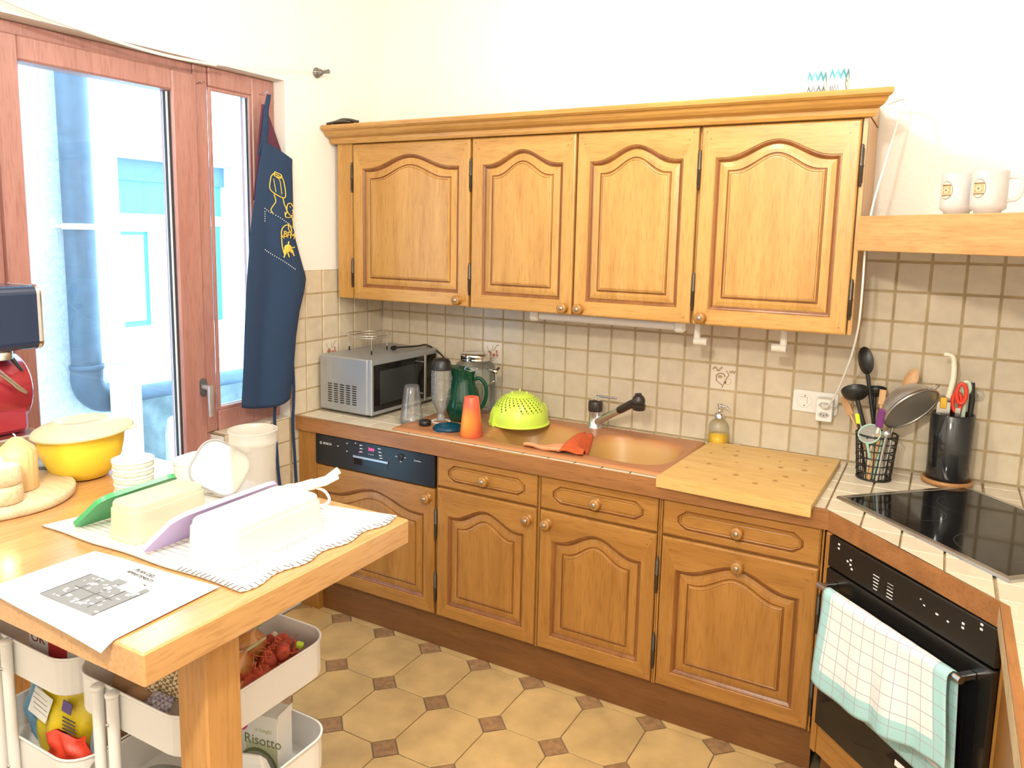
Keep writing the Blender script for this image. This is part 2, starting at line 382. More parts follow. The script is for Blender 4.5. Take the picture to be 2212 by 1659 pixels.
# printed pictures on three tiles (thin raised line work, sub-parts of their tile)
def motif(tile, kind):
    y = -0.0004
    def line(pts, r, m, nm): 
        mb = MB(); P = spline([(a, 0, b) for a, b in pts], 5); mb.T = Matrix.Translation((0, y, 0)) @ Matrix.Diagonal((1, 0.25, 1, 1)); mb.tube(P, r, 5); obj(nm, mb, m, tile)
    def disc(cx, cz, r, m, nm, sx=1.0):
        mb = MB(); mb.add([(cx+r*sx*math.cos(2*PI*i/14), y-0.0002, cz+r*math.sin(2*PI*i/14)) for i in range(14)], [tuple(range(14))]); obj(nm, mb, m, tile)
    if kind == 'mushroom':
        line([(0.0, -0.04), (0.002, -0.03), (0.012, -0.012), (0.015, 0.0), (0.022, 0.012), (0.012, 0.026)], 0.0013, print_brown, 'stalk')
        line([(-0.022, -0.012), (-0.024, 0.004), (-0.012, 0.014), (0.004, 0.012), (0.008, 0.002)], 0.0016, print_brown, 'mushroom_cap')
        line([(-0.026, -0.012), (-0.012, -0.022), (0.0, -0.03)], 0.0012, print_brown, 'mushroom_stem'); disc(-0.010, 0.002, 0.006, print_pale, 'gill', 1.6); disc(0.010, -0.018, 0.005, print_brown, 'leaf')
        line([(0.02+0.012*math.cos(t*0.7), -0.014+0.012*math.sin(t*0.7)) for t in range(10)], 0.0007, print_pale, 'fruit')
        for k in range(7): disc(-0.036+0.005*k, 0.030+0.006*math.sin(k*1.3), 0.0042, print_pale, 'blossom')
        for k in range(6): disc(0.026+0.0035*k, 0.024-0.003*math.sin(k*2), 0.0036, print_pale, 'blossom')
    else:
        line([(-0.03, 0.03), (-0.022, 0.014), (-0.012, 0.006), (0.0, 0.014), (0.002, 0.034)], 0.0013, print_pale, 'leaf_stalk')
        line([(0.004, 0.01), (0.012, 0.016), (0.022, 0.034), (0.034, 0.036)], 0.0012, print_brown, 'leaf_stalk')
        disc(-0.014, -0.004, 0.011, print_red, 'fruit'); disc(0.008, -0.010, 0.008, print_red, 'fruit'); disc(0.022, 0.006, 0.007, print_red, 'fruit', 0.7); disc(0.024, -0.008, 0.006, print_red, 'fruit')
        line([(-0.024, -0.018), (-0.01, -0.024), (0.01, -0.024), (0.03, -0.014)], 0.0012, print_pale, 'sprig'); disc(-0.024, -0.028, 0.0035, print_brown, 'berry'); line([(-0.008, -0.03), (0.002, -0.036), (0.012, -0.028)], 0.0011, print_pale, 'sprig')
motif(pics[16], 'mushroom'); motif(pics[6], 'fruit'); motif(pics['left'], 'fruit')

# ---------------- balcony door and fixed side window ----------------
pane_m = clear('window_glass', (0.97, 0.99, 1.0), gloss=0.06, rough=0.01)
gasket_m = mat('black_gasket', (0.02, 0.02, 0.022), 0.6); spacer_m = mat('white_spacer', (0.8, 0.82, 0.83), 0.4)
handle_m = mat('silver_handle', (0.62, 0.64, 0.66), 0.28, metal=0.7)
fx = -0.062
win = bpy.data.objects.new('window_1', None); C.objects.link(win); win['kind'] = 'structure'; win.location = (0, 0, 0)
def frame_bar(nm, par, y0, y1, z0, z1, x1=fx, th=0.07, b=0.004, m=red_wood): return obj(nm, MB().box(x1-th, x1, y0, y1, z0, z1, b), m, par)
frame_bar('jamb', win, -0.708, -0.596, 0.829, 2.167); frame_bar('head', win, -0.907, -0.708, 2.098, 2.167); frame_bar('sill_rail', win, -0.907, -0.708, 0.829, 0.908)
frame_bar('mullion', win, -0.966, -0.907, 0.829, 2.167, x1=-0.07)
obj('glazing_bead', MB().box(-0.075, -0.066, -0.722, -0.708, 0.908, 2.098, 0.002).box(-0.075, -0.066, -0.907, -0.893, 0.908, 2.098, 0.002).box(-0.075, -0.066, -0.893, -0.722, 2.085, 2.098, 0.002).box(-0.075, -0.066, -0.893, -0.722, 0.908, 0.920, 0.002), red_wood, win)
obj('glass_pane', MB().box(-0.102, -0.098, -0.895, -0.72, 0.915, 2.09), pane_m, win)
obj('spacer', MB().box(-0.097, -0.084, -0.7225, -0.7185, 0.915, 2.09).box(-0.097, -0.09, -0.893, -0.722, 0.916, 0.922), spacer_m, win)
obj('gasket', MB().box(-0.082, -0.076, -0.7245, -0.7215, 0.92, 2.085), gasket_m, win)
dr = bpy.data.objects.new('door_1', None); C.objects.link(dr); dr['kind'] = 'structure'
frame_bar('head', dr, -1.698, -0.966, 2.128, 2.167, x1=-0.075); frame_bar('jamb', dr, -1.699, -1.634, 0.0, 2.128, x1=-0.075); frame_bar('hinge_jamb', dr, -0.966, -0.936, 0.0, 0.829, x1=-0.075)
sx = -0.055
frame_bar('stile', dr, -1.066, -0.964, 0.03, 2.13, x1=sx, b=0.006); frame_bar('stile', dr, -1.636, -1.570, 0.03, 2.13, x1=sx, b=0.006)
frame_bar('top_rail', dr, -1.570, -1.066, 2.058, 2.13, x1=sx, b=0.006); frame_bar('bottom_rail', dr, -1.570, -1.066, 0.03, 0.16, x1=sx, b=0.006); frame_bar('threshold', dr, -1.70, -0.936, 0.0, 0.03, x1=-0.01, th=0.2)
obj('glass_pane', MB().box(-0.102, -0.098, -1.565, -1.07, 0.165, 2.055), pane_m, dr)
obj('spacer', MB().box(-0.097, -0.075, -1.0755, -1.0705, 0.165, 2.055), spacer_m, dr); obj('gasket', MB().box(-0.074, -0.068, -1.0695, -1.0665, 0.165, 2.055).box(-0.09, -0.08, -1.0785, -1.0755, 0.165, 2.055), gasket_m, dr)
hd = obj('door_handle', MB().loft([ring3(rrect(0.026, 0.066, 0.0125), h) for h in (0, 0.009)] ), handle_m, dr, (sx, -0.984, 1.012), (PI/2, 0, PI/2))
hd.data.materials[0] = mat('dark_rosette', (0.16, 0.17, 0.20), 0.4, metal=0.5)
mb = MB(); mb.tube([(0, 0, 0), (0, 0, 0.045)], 0.009, 12)
mb.loft([ring3(rrect(0.020-0.006*t, 0.011, 0.004), 0) for t in (0, 1)], False, False)
mb2 = MB(); mb2.tube([(0, 0, 0.005), (0, 0, 0.042)], 0.0095, 12)
mb2.T = Matrix.Translation((0, 0.006, 0.042)) @ Matrix.Rotation(PI/2, 4, 'X')
mb2.loft([ring3(rrect(0.021, 0.016, 0.005), -0.004), ring3(rrect(0.021, 0.016, 0.005), 0.02), ring3(rrect(0.019, 0.013, 0.005), 0.06), ring3(rrect(0.015, 0.011, 0.004), 0.112)])
obj('lever', mb2, handle_m, hd)
for yy, zz in ((-0.953, 2.10), (-0.935, 2.105)):
    obj('nail', MB().tube([(-0.07, yy, zz), (-0.045, yy, zz+0.004)], 0.0018, 6), steel, win if yy > -0.95 else dr)
# curtain wire with its end knob
wire = tag(obj('curtain_wire', MB().tube(spline([(0.012, -2.5, 2.45), (0.03, -1.95, 2.262), (0.03, -1.633, 2.189), (0.03, -1.398, 2.160), (0.03, -1.164, 2.147), (0.03, -0.95, 2.155)], 8), 0.0052, 8).tube(spline([(0.03, -0.95, 2.155), (0.03, -0.663, 2.192), (0.016, -0.43, 2.230)], 8), 0.0012, 6), white_pl), 'sagging white curtain wire strung over the balcony door', 'curtain wire')
grey_k = mat('dull_pewter', (0.23, 0.21, 0.20), 0.45, metal=0.5)
kn = MB().lathe([(0.018, 0.0), (0.021, 0.004), (0.019, 0.010), (0.012, 0.014)], axis='x', n=20).ball((0.022, 0, 0), 0.014, 14).lathe([(0.007, 0.028), (0.0075, 0.06), (0.009, 0.064), (0.009, 0.068)], axis='x', n=14)
tag(obj('wire_knob', kn, grey_k, None, (-0.006, -0.419, 2.229)), 'dark round curtain wire knob on the white wall by the window', 'knob')
# ---------------- cabinet fronts ----------------
def arch_ring(w, h, inset, sl, sr, bot, top, amp, y, N=22):
    # outline of an arched panel, local x 0..w, z 0..h, shrunk by inset; starts bottom-left, anticlockwise seen from -y
    xl, xr, zb = sl+inset, w-sr-inset, bot+inset
    pts = [(xl, y, zb), (xr, y, zb)]
    for i in range(N+1):
        t = 1-i/N; s = max(0.0, min(1.0, (t-0.05)/0.90)); bump = 0.5-0.5*math.cos(2*PI*s); bump = bump**1.12
        pts.append((xl+(xr-xl)*t, y, h-top-amp+amp*bump-inset))
    return pts
def rect_ring(w, h, inset, y, N=22):
    pts = [(inset, y, inset), (w-inset, y, inset)]
    for i in range(N+1): t = 1-i/N; pts.append((inset+(w-2*inset)*t, y, h-inset))
    return pts
def knob_mb(): 
    a = MB().lathe([(0.018, 0), (0.0185, -0.004), (0.011, -0.007), (0.009, -0.014), (0.014, -0.018), (0.0190, -0.021), (0.0190, -0.025), (0.015, -0.028), (0.010, -0.029)], axis='y', n=20)
    a.m = 1; a.lathe([(0.0085, -0.0285), (0.008, -0.031), (0.0045, -0.033), (1e-6, -0.0335)], axis='y', n=14); return a
knob_me = knob_mb().mesh('knob', [oak_bv, knob_metal])
def hinge_mb(L=0.10):
    return MB().lathe([(0.002, -L/2-0.012), (0.005, -L/2-0.008), (0.0035, -L/2-0.003), (0.0062, -L/2), (0.0062, -0.004), (0.0075, -0.002), (0.0075, 0.002), (0.0062, 0.004), (0.0062, L/2), (0.0035, L/2+0.003), (0.005, L/2+0.008), (0.002, L/2+0.012)], n=10)
hinge_me = hinge_mb().mesh('hinge', iron)
def cabinet_door(par, x0, x1, z0, z1, y, knob=None, hinges=None, stile=0.047, bot=0.05, top=0.047, amp=0.052, hz=0.05, base=False):
    w, h = x1-x0, z1-z0; T = 0.02
    d = MB()
    d.loft([rect_ring(w, h, 0.0, T), rect_ring(w, h, 0.0, 0.005), rect_ring(w, h, 0.002, 0.0015), rect_ring(w, h, 0.006, 0.0)], True, False)
    n0 = len(d.f)
    d.loft([rect_ring(w, h, 0.006, 0.0), arch_ring(w, h, 0, stile, stile, bot, top, amp, 0.0)], False, False)
    N = 25
    for k in range(N):   # the top rail and bottom rail run across the grain of the stiles
        if k == 0 or 2 <= k < N-1: d.mi[n0+k] = 2
    A = lambda i, yy: arch_ring(w, h, i, stile, stile, bot, top, amp, yy)
    d.loft([A(0, 0.0), A(0.002, 0.0035)], False, False); d.m = 1; d.loft([A(0.002, 0.0035), A(0.005, 0.0035), A(0.009, 0.006), A(0.0125, 0.011), A(0.015, 0.012)], False, False)
    d.m = 1; s = 0.0028
    for (px_, pz_) in ((0.016, h-0.018), (0.030, h-0.040), (w-0.016, h-0.018), (w-0.030, h-0.040), (0.020, 0.022), (w-0.020, 0.022)):
        d.prism([], 0, 0) if False else d.add([(px_-s, -0.0004, pz_), (px_, -0.0004, pz_-s), (px_+s, -0.0004, pz_), (px_, -0.0004, pz_+s)], [(0, 1, 2, 3)])
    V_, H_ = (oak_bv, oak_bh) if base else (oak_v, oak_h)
    dj = obj('door', d, [V_, oak_dark, H_], par, (x0, y, z0))
    p = MB(); p.loft([A(0.014, 0.014), A(0.0155, 0.0105), A(0.030, 0.0070), A(0.040, 0.0062)], True, False)
    p.m = 1; p.loft([A(0.040, 0.0062), A(0.0425, 0.0088), A(0.0445, 0.0088)], False, False)
    p.m = 0; p.loft([A(0.0445, 0.0088), A(0.047, 0.0025), A(0.051, 0.0010)], False, False); p.m = 1; p.loft([A(0.051, 0.0010), A(0.0525, 0.0020)], False, False); p.m = 0
    p.loft([A(0.0525, 0.0020), A(0.056, 0.0014)], False, True)
    obj('panel', p, [V_, oak_dark], dj)
    if knob: obj('knob', knob_me, None, dj, (knob[0]-x0, 0.0005, knob[1]-z0))
    if hinges:
        for zz in (hz+0.06, h-hz-0.085): obj('hinge', hinge_me, None, dj, ((-0.006 if hinges == 'l' else w+0.006), 0.002, zz))
    return dj
def drawer(par, x0, x1, z0, z1, y):
    w, h = x1-x0, z1-z0
    q = 0.010
    def R(i, yy): return [(i, yy, i), (w/2, yy, i), (w-i, yy, i), (w-i, yy, h/2-q), (w-i, yy, h/2+q), (w-i, yy, h-i), (w/2, yy, h-i), (i, yy, h-i), (i, yy, h/2+q), (i, yy, h/2-q)]
    def O(i, yy):
        a = 0.046+i; c = 0.028-0.4*i; b = 0.024+i
        return [(a+c, yy, b), (w/2, yy, b), (w-a-c, yy, b), (w-a, yy, h/2-q), (w-a, yy, h/2+q), (w-a-c, yy, h-b), (w/2, yy, h-b), (a+c, yy, h-b), (a, yy, h/2+q), (a, yy, h/2-q)]
    d = MB(); d.loft([R(0, 0.02), R(0, 0.004), R(0.005, 0.0), O(0, 0.0)], True, False)
    d.loft([O(0, 0.0), O(0.001, 0.0012)], False, False); d.m = 1; d.loft([O(0.001, 0.0012), O(0.003, 0.005), O(0.006, 0.005)], False, False); d.m = 0; d.loft([O(0.006, 0.005), O(0.009, -0.001), O(0.012, 0.0)], False, False); d.m = 1; d.loft([O(0.012, 0.0), O(0.0135, 0.002)], False, False); d.m = 0; d.loft([O(0.0135, 0.002), O(0.016, 0.001)], False, True)
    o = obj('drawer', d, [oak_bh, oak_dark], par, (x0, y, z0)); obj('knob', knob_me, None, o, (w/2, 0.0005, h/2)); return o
# upper row: four units, each its own box
UZ0, UZ1, UY = 1.308, 1.958, -0.330
def upper(x0, x1, dx0, dx1, knob, hg, label, fill=None):
    t = thing('upper_cabinet', label, 'cabinet', ((x0+x1)/2, -0.15, UZ0), 0, 'wall cabinets under the cornice')
    ox, oy, oz = t.location
    L = lambda m: setattr(m, 'T', Matrix.Translation((-ox, -oy, -oz))) or m
    c = L(MB()); c.box(x0, x0+0.016, -0.306, 0, UZ0+0.002, UZ1).box(x1-0.016, x1, -0.306, 0, UZ0+0.002, UZ1).box(x0+0.016, x1-0.016, -0.306, 0, UZ0+0.008, UZ0+0.024).box(x0+0.016, x1-0.016, -0.306, 0, UZ1-0.018, UZ1).box(x0+0.016, x1-0.016, -0.01, 0, UZ0+0.024, UZ1-0.018)
    c.box(x0+0.0005, dx0-0.004, -0.327 if fill else -0.308, -0.306, UZ0+0.002, UZ1); c.box(dx1+0.004, x1-0.0005, -0.308 if x1 < 2 else -0.324, -0.306, UZ0+0.002, UZ1)
    obj('carcass', c, oak_v, t)
    D = cabinet_door(t, dx0-ox, dx1-ox, 0, UZ1-UZ0-0.008, UY-oy, (knob[0]-ox, knob[1]-oz), hg)
    return t
upper(0.022, 0.690, 0.107, 0.684, (0.640, 1.334), 'l', 'leftmost oak wall cabinet, beside the window apron, wide filler strip on its left', True)
upper(0.6905, 1.129, 0.694, 1.126, (1.098, 1.332), 'l', 'narrow oak wall cabinet second from the window with arched panel')
upper(1.1295, 1.568, 1.133, 1.563, (1.160, 1.332), 'r', 'narrow oak wall cabinet above the white light tube, third from the window')
upper(1.5685, 2.062, 1.573, 2.046, (1.602, 1.332), 'r', 'wide oak wall cabinet at the right end beside the hood beam')
# cornice along the top
prof = [(-0.322, 1.952), (-0.345, 1.953), (-0.350, 1.962), (-0.352, 1.974), (-0.358, 1.976), (-0.372, 1.981), (-0.382, 1.990), (-0.388, 2.000), (-0.396, 2.002), (-0.404, 2.008), (-0.406, 2.017), (-0.402, 2.023), (-0.30, 2.023), (-0.006, 2.023), (-0.006, 1.9625), (-0.322, 1.9625)]
def at(x, k): return [(x+k*max(0, -(y+0.322)), y, z) for y, z in prof]
cn = MB().loft([at(0.002, 0), at(2.064, 0.78)], True, True)
tag(obj('cornice', cn, oak_h), 'moulded oak cornice running along the top of the wall cabinets', 'moulding')
# ---------------- base units ----------------
FY, BZ0 = -0.568, 0.14
def base(x0, x1, dx0, dx1, knob, hg, label):
    t = thing('base_cabinet', label, 'cabinet', ((x0+x1)/2, -0.30, 0.0), 0, 'base cabinets under the sink counter'); ox, oy, _ = t.location
    c = MB(); c.T = Matrix.Translation((-ox, -oy, 0))
    c.box(x0, x0+0.016, -0.545, -0.01, BZ0, 0.772).box(x1-0.016, x1, -0.545, -0.01, BZ0, 0.772).box(x0+0.016, x1-0.016, -0.545, -0.01, BZ0, BZ0+0.016).box(x0+0.016, x1-0.016, -0.02, -0.01, BZ0+0.016, 0.60)
    c.box(x0+0.0005, dx0-0.003, -0.562, -0.545, BZ0, 0.772).box(dx1+0.003, x1-0.0005, -0.562, -0.545, BZ0, 0.772).box(dx0-0.003, dx1+0.003, -0.552, -0.545, 0.638, 0.665)
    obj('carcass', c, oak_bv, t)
    drawer(t, dx0-ox, dx1-ox, 0.658, 0.771, FY-oy)
    cabinet_door(t, dx0-ox, dx1-ox, 0.144, 0.650, FY-oy, (knob-ox, 0.607), hg, top=0.052, amp=0.05, base=True)
    return t
base(0.7045, 1.133, 0.710, 1.128, 1.098, None, 'oak base cabinet right of the dishwasher, door knob at its right')
base(1.1335, 1.570, 1.142, 1.562, 1.172, 'r', 'oak base cabinet in the middle of the row, under the right sink bowl')
base(1.5705, 2.058, 1.580, 2.050, 1.822, 'r', 'wide oak base cabinet below the cutting board, beside the oven')
dw = thing('dishwasher', 'built-in dishwasher with black control panel above an arched oak door', 'dishwasher', (0.404, -0.30, 0.0)); ox, oy = 0.404, -0.30
c = MB(); c.T = Matrix.Translation((-ox, -oy, 0)); c.box(0.108, 0.700, -0.545, -0.02, 0.142, 0.770); obj('cabinet_body', c, black_pl, dw)
pn = MB(); pn.T = Matrix.Translation((-ox, -oy, 0)); pn.box(0.106, 0.700, -0.572, -0.546, 0.647, 0.773, 0.003); pan = obj('control_panel', pn, navy_pan, dw)
def onp(x, z): return (x-ox, -0.5724-oy, z)
RX = (PI/2, 0, 0)
hnd = MB(); hnd.T = Matrix.Translation((-ox, -oy, 0)); hnd.box(0.312, 0.482, -0.5742, -0.5722, 0.676, 0.706, 0.001); obj('handle_recess', hnd, black_gl, pan)
hnd = MB(); hnd.T = Matrix.Translation((-ox, -oy, 0)); hnd.box(0.310, 0.484, -0.5775, -0.5722, 0.704, 0.714, 0.001); obj('handle_strip', hnd, steel, pan)
text('lettering', 'BOSCH', 0.0135, white_print, pan, onp(0.172, 0.7365), RX)
ri = MB(); ri.T = Matrix.Translation(onp(0.137, 0.7365)); ri.tube([(0.0055*math.cos(i*PI/8), 0, 0.0055*math.sin(i*PI/8)) for i in range(16)], 0.0006, 4, closed=True).tube([(-0.002, 0, -0.003), (-0.002, 0, 0.003)], 0.0006, 4).tube([(0.002, 0, -0.003), (0.002, 0, 0.003)], 0.0006, 4).tube([(-0.002, 0, 0), (0.002, 0, 0)], 0.0006, 4); obj('emblem', ri, white_print, pan)
text('display_digits', '3:04', 0.017, red_led, pan, onp(0.399, 0.7475), RX)
text('lettering', 'SuperSilence', 0.0065, white_print, pan, onp(0.622, 0.7385), RX)
text('lettering', 'eco   auto   65', 0.0045, white_print, pan, onp(0.398, 0.728), RX)
ic = MB(); ic.T = Matrix.Translation((-ox, -oy, 0))
def mark(x, z, w, h): ic.box(x-w/2, x+w/2, -0.5727, -0.5719, z-h/2, z+h/2)
for x, z in ((0.345, 0.757), (0.346, 0.744), (0.346, 0.731), (0.437, 0.757), (0.440, 0.744), (0.443, 0.731), (0.446, 0.721)): mark(x, z, 0.009, 0.0035); mark(x+0.008, z, 0.003, 0.003)
for x, z in ((0.228, 0.736), (0.276, 0.754), (0.275, 0.722), (0.32, 0.762), (0.522, 0.7405), (0.563, 0.7415), (0.543, 0.7235)): mark(x, z, 0.007, 0.003)
stuff(obj('icons', ic, white_print, pan))
mb = MB(); mb.T = Matrix.Translation((-ox, -oy, 0)); mb.box(0.3385, 0.3425, -0.5727, -0.5719, 0.7275, 0.7305); obj('indicator', mb, red_led, pan)
mb = MB(); mb.T = Matrix.Translation((0.543-ox, -0.572-oy, 0.741)); mb.lathe([(0.013, 0), (0.0125, -0.006), (0.011, -0.007)], axis='y', n=18).box(-0.001, 0.001, -0.0078, -0.0065, -0.009, 0.009); obj('dial', mb, black_pl, pan)
cabinet_door(dw, 0.108-ox, 0.697-ox, 0.144, 0.641, FY-oy, (0.668-ox, 0.604), 'r', top=0.055, amp=0.05, base=True)
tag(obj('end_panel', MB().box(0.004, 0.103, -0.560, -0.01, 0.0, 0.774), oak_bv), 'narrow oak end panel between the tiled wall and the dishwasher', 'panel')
tag(obj('toe_kick', MB().box(0.104, 2.062, -0.535, -0.515, 0.001, 0.139), plinth_m), 'long brown toe kick board under the base cabinets', 'board')

# ---------------- diagonal corner: oven housing, oven, right-hand unit ----------------
DX, DY = 2.064, -0.576
diag = lambda s, off=0.0: (DX+(s*1-off)*0.70711, DY-(s*1+off)*0.70711)
def dthing(name, label, cat, s=0.29, z=0.0): x, y = diag(s); return thing(name, label, cat, (x, y, z), -PI/4)
# in these local frames x runs along the diagonal front (0 at the middle), -y comes out of it
oh = dthing('oven_housing', 'oak corner housing round the black oven, narrow stile on its left', 'cabinet')
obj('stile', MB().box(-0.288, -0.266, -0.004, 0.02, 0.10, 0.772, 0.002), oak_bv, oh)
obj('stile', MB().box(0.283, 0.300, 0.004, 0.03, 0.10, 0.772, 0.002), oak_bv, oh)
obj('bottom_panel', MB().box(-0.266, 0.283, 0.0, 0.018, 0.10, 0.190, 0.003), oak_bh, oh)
obj('toe_board', MB().box(-0.275, 0.285, 0.030, 0.048, 0.001, 0.099), plinth_m, oh)
ov = dthing('oven', 'black built-in oven across the corner with a towel on its handle', 'oven', z=0.195)
obj('body', MB().box(-0.258, 0.276, 0.012, 0.42, 0.0, 0.572), black_pl, ov)
op = obj('control_panel', MB().box(-0.266, 0.283, -0.010, 0.012, 0.486, 0.577, 0.003), mat('oven_black', (0.010, 0.0085, 0.0075), 0.25, spec=0.5), ov)
odr = obj('oven_door', MB().box(-0.266, 0.283, -0.012, 0.012, 0.003, 0.481, 0.003), bpy.data.materials['oven_black'], ov)
obj('door_glass', MB().box(-0.235, 0.252, -0.0135, -0.0115, 0.05, 0.44), black_gl, odr)
oh_b = MB().tube([(-0.235, -0.058, 0.447), (0.248, -0.058, 0.447)], 0.009, 12)
oh_b.box(-0.232, -0.214, -0.058, -0.012, 0.440, 0.455, 0.002).box(0.226, 0.244, -0.058, -0.012, 0.440, 0.455, 0.002)
obj('oven_handle', oh_b, steel, odr)
om = MB()
def omark(s, z, w, h): om.box(s-0.29-w/2, s-0.29+w/2, -0.0108, -0.0098, z-0.195-h/2, z-0.195+h/2)
for s, z in ((0.066, 0.760), (0.066, 0.748), (0.116, 0.735), (0.116, 0.722), (0.104, 0.727), (0.122, 0.712), (0.484, 0.742), (0.484, 0.732), (0.531, 0.764), (0.531, 0.753)): omark(s, z, 0.007, 0.005)
for k in range(5): omark(0.212, 0.733-0.009*k, 0.022-0.002*k, 0.0022); omark(0.262, 0.733-0.009*k, 0.020, 0.0022 if k > 1 else 0.0008)
omark(0.36, 0.741, 0.004, 0.003); omark(0.372, 0.731, 0.006, 0.003); omark(0.411, 0.728, 0.008, 0.004); omark(0.443, 0.726, 0.006, 0.004)
stuff(obj('icons', om, white_print, op))
obj('emblem', MB().box(0.296-0.29-0.022, 0.296-0.29+0.022, -0.0128, -0.0118, 0.283-0.195-0.004, 0.283-0.195+0.004), mat('steel_print', (0.5, 0.5, 0.5), 0.4), odr)
rc = thing('side_cabinet', 'oak side unit on the right, running toward the viewer past the oven', 'cabinet', (2.75, -1.5, 0))
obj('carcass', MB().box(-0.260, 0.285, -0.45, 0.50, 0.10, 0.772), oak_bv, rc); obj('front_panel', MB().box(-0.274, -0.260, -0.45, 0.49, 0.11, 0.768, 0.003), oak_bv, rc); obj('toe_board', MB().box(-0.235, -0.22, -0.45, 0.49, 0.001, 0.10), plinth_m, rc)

# ---------------- countertop ----------------
ct = thing('countertop', 'beige tiled worktop with oak front edge round the corner', 'worktop', (0, 0, 0.83))
E0 = 0.018   # width of the wooden edge
sq = math.sqrt(2)
x1_, y1_ = 2.064, -0.576; x2_, y2_ = 2.476, -0.988
slab = MB()
def pr_(p, a=-0.05, b=-0.008): slab.prism(p, a, b)
pr_([(0, -0.555), (0.50, -0.555), (0.50, -0.003), (0, -0.003)]); pr_([(0.50, -0.555), (1.545, -0.555), (1.545, -0.515), (0.50, -0.515)]); pr_([(0.50, -0.085), (1.545, -0.085), (1.545, -0.003), (0.50, -0.003)])
pr_([(1.545, -0.555), (2.055, -0.555), (2.458, -0.96), (2.458, -1.95), (3.035, -1.95), (3.035, -0.003), (1.545, -0.003)])
obj('slab', slab, grout_m, ct)
def edge(p, q, r, s, m=oak_edge): obj('edge_strip', MB().prism([p, q, r, s], -0.055, 0.0015, 0.0), m, ct)
edge((0.002, -0.577), (2.0645, -0.577), (2.057, -0.559), (0.002, -0.559)); edge((2.0645, -0.577), (2.4765, -0.989), (2.4585, -0.9805), (2.057, -0.559)); edge((2.4765, -0.989), (2.4765, -1.95), (2.4585, -1.95), (2.4585, -0.9805), oak_edge_y)
gx = [0.0] + [0.054+0.1*i for i in range(30)] + [3.035]
gy = [-0.003, -0.059] + [-0.159-0.1*i for i in range(19)]
def top_clip(p):
    # worktop outline is not convex: keep one convex piece per tile
    if p[0][1] > -0.56 and max(a for a, b in p) < 2.06: return clip(p, 0, -1, 0.558)
    p = clip(p, -1, -1, -(2.0565-0.5585)+0.0) if max(a for a, b in p) < 2.46 else clip(clip(p, -1, 0, -2.459), -1, -1, -(2.0565-0.5585)) if min(b for a, b in p) > -1.05 else clip(p, -1, 0, -2.459)
    return p
def sub_sink(x0, x1, y0, y1):
    # rectangle minus the sink cut-out -> list of rectangles
    sx0, sx1, sy0, sy1 = 0.490, 1.553, -0.522, -0.062
    if x1 <= sx0 or x0 >= sx1 or y1 <= sy0 or y0 >= sy1: return [(x0, x1, y0, y1)]
    out = []
    if x0 < sx0: out.append((x0, sx0, y0, y1))
    if x1 > sx1: out.append((sx1, x1, y0, y1))
    a, b = max(x0, sx0), min(x1, sx1)
    if y1 > sy1: out.append((a, b, max(y0, sy1), y1))
    if y0 < sy0: out.append((a, b, y0, min(y1, sy0)))
    return out
fullt = None
for i in range(len(gx)-1):
    for j in range(len(gy)-1):
        for (a0, a1, b0, b1) in sub_sink(gx[i], gx[i+1], gy[j+1], gy[j]):
            e = 0.0024; p = [(a0+e, b0+e), (a1-e, b0+e), (a1-e, b1-e), (a0+e, b1-e)]
            if p[1][0]-p[0][0] < 0.006 or p[2][1]-p[1][1] < 0.006: continue
            p = top_clip(p)
            if len(p) < 3 or area(p) < 1.2e-4: continue
            cx = sum(q[0] for q in p)/len(p); cy = sum(q[1] for q in p)/len(p)
            if len(p) == 4 and abs(area(p)-0.0952**2) < 1e-6:
                if fullt is None: fullt = MB().prism([(u-cx, v-cy) for u, v in p], -0.008, 0.0, 0.0015).mesh('tile', ctile_m)
                obj('tile', fullt, None, ct, (cx, cy, 0))
            else: obj('tile', MB().prism([(u-cx, v-cy) for u, v in p], -0.008, 0.0, 0.0015), ctile_m, ct, (cx, cy, 0))
# ---------------- hob ----------------
hob = thing('hob', 'black glass hob with steel rim set across the corner worktop', 'hob', (2.068, -0.440, 0.8305), -PI/4)
HL, HD = 0.585, 0.475
hf = MB(); rr = lambda i, z: [(i, i, z), (HL-i, i, z), (HL-i, HD-i, z), (i, HD-i, z)]
hf.loft([rr(0, 0.0), rr(0.001, 0.006), rr(0.003, 0.0075), rr(0.018, 0.0075), rr(0.019, 0.0055)], True, False)
obj('rim', hf, steel, hob); obj('glass_plate', MB().box(0.019, HL-0.019, 0.019, HD-0.019, 0.0015, 0.0062), black_gl, hob)
zone = mat('hob_zone_print', (0.05, 0.05, 0.05), 0.25)
for cx, cy, r in ((0.16, 0.14, 0.075), (0.16, 0.34, 0.09), (0.42, 0.14, 0.09), (0.42, 0.34, 0.075)):
    obj('cooking_zone', MB().loft([[(cx+(r+d)*math.cos(2*PI*k/40), cy+(r+d)*math.sin(2*PI*k/40), 0.00625) for k in range(40)] for d in (0, 0.002)], False, False), zone, hob)
# ---------------- hood ----------------
hood = thing('hood_shelf', 'oak hood beam and shelf across the corner above the hob', 'hood', (2.06, -0.34, 1.565), -PI/4)
obj('beam', MB().box(-0.004, 0.98, 0.0, 0.028, 0.0, 0.102, 0.002), beam_m, hood)
def hl(x, y): dx, dy = x-2.06, y+0.34; return ((dx-dy)/sq, (dx+dy)/sq)
obj('shelf_board', MB().prism([hl(2.105, -0.344), hl(2.70, -0.94), hl(3.03, -0.94), hl(3.03, -0.004), hl(2.105, -0.004)], 0.085, 0.1015), beam_m, hood)
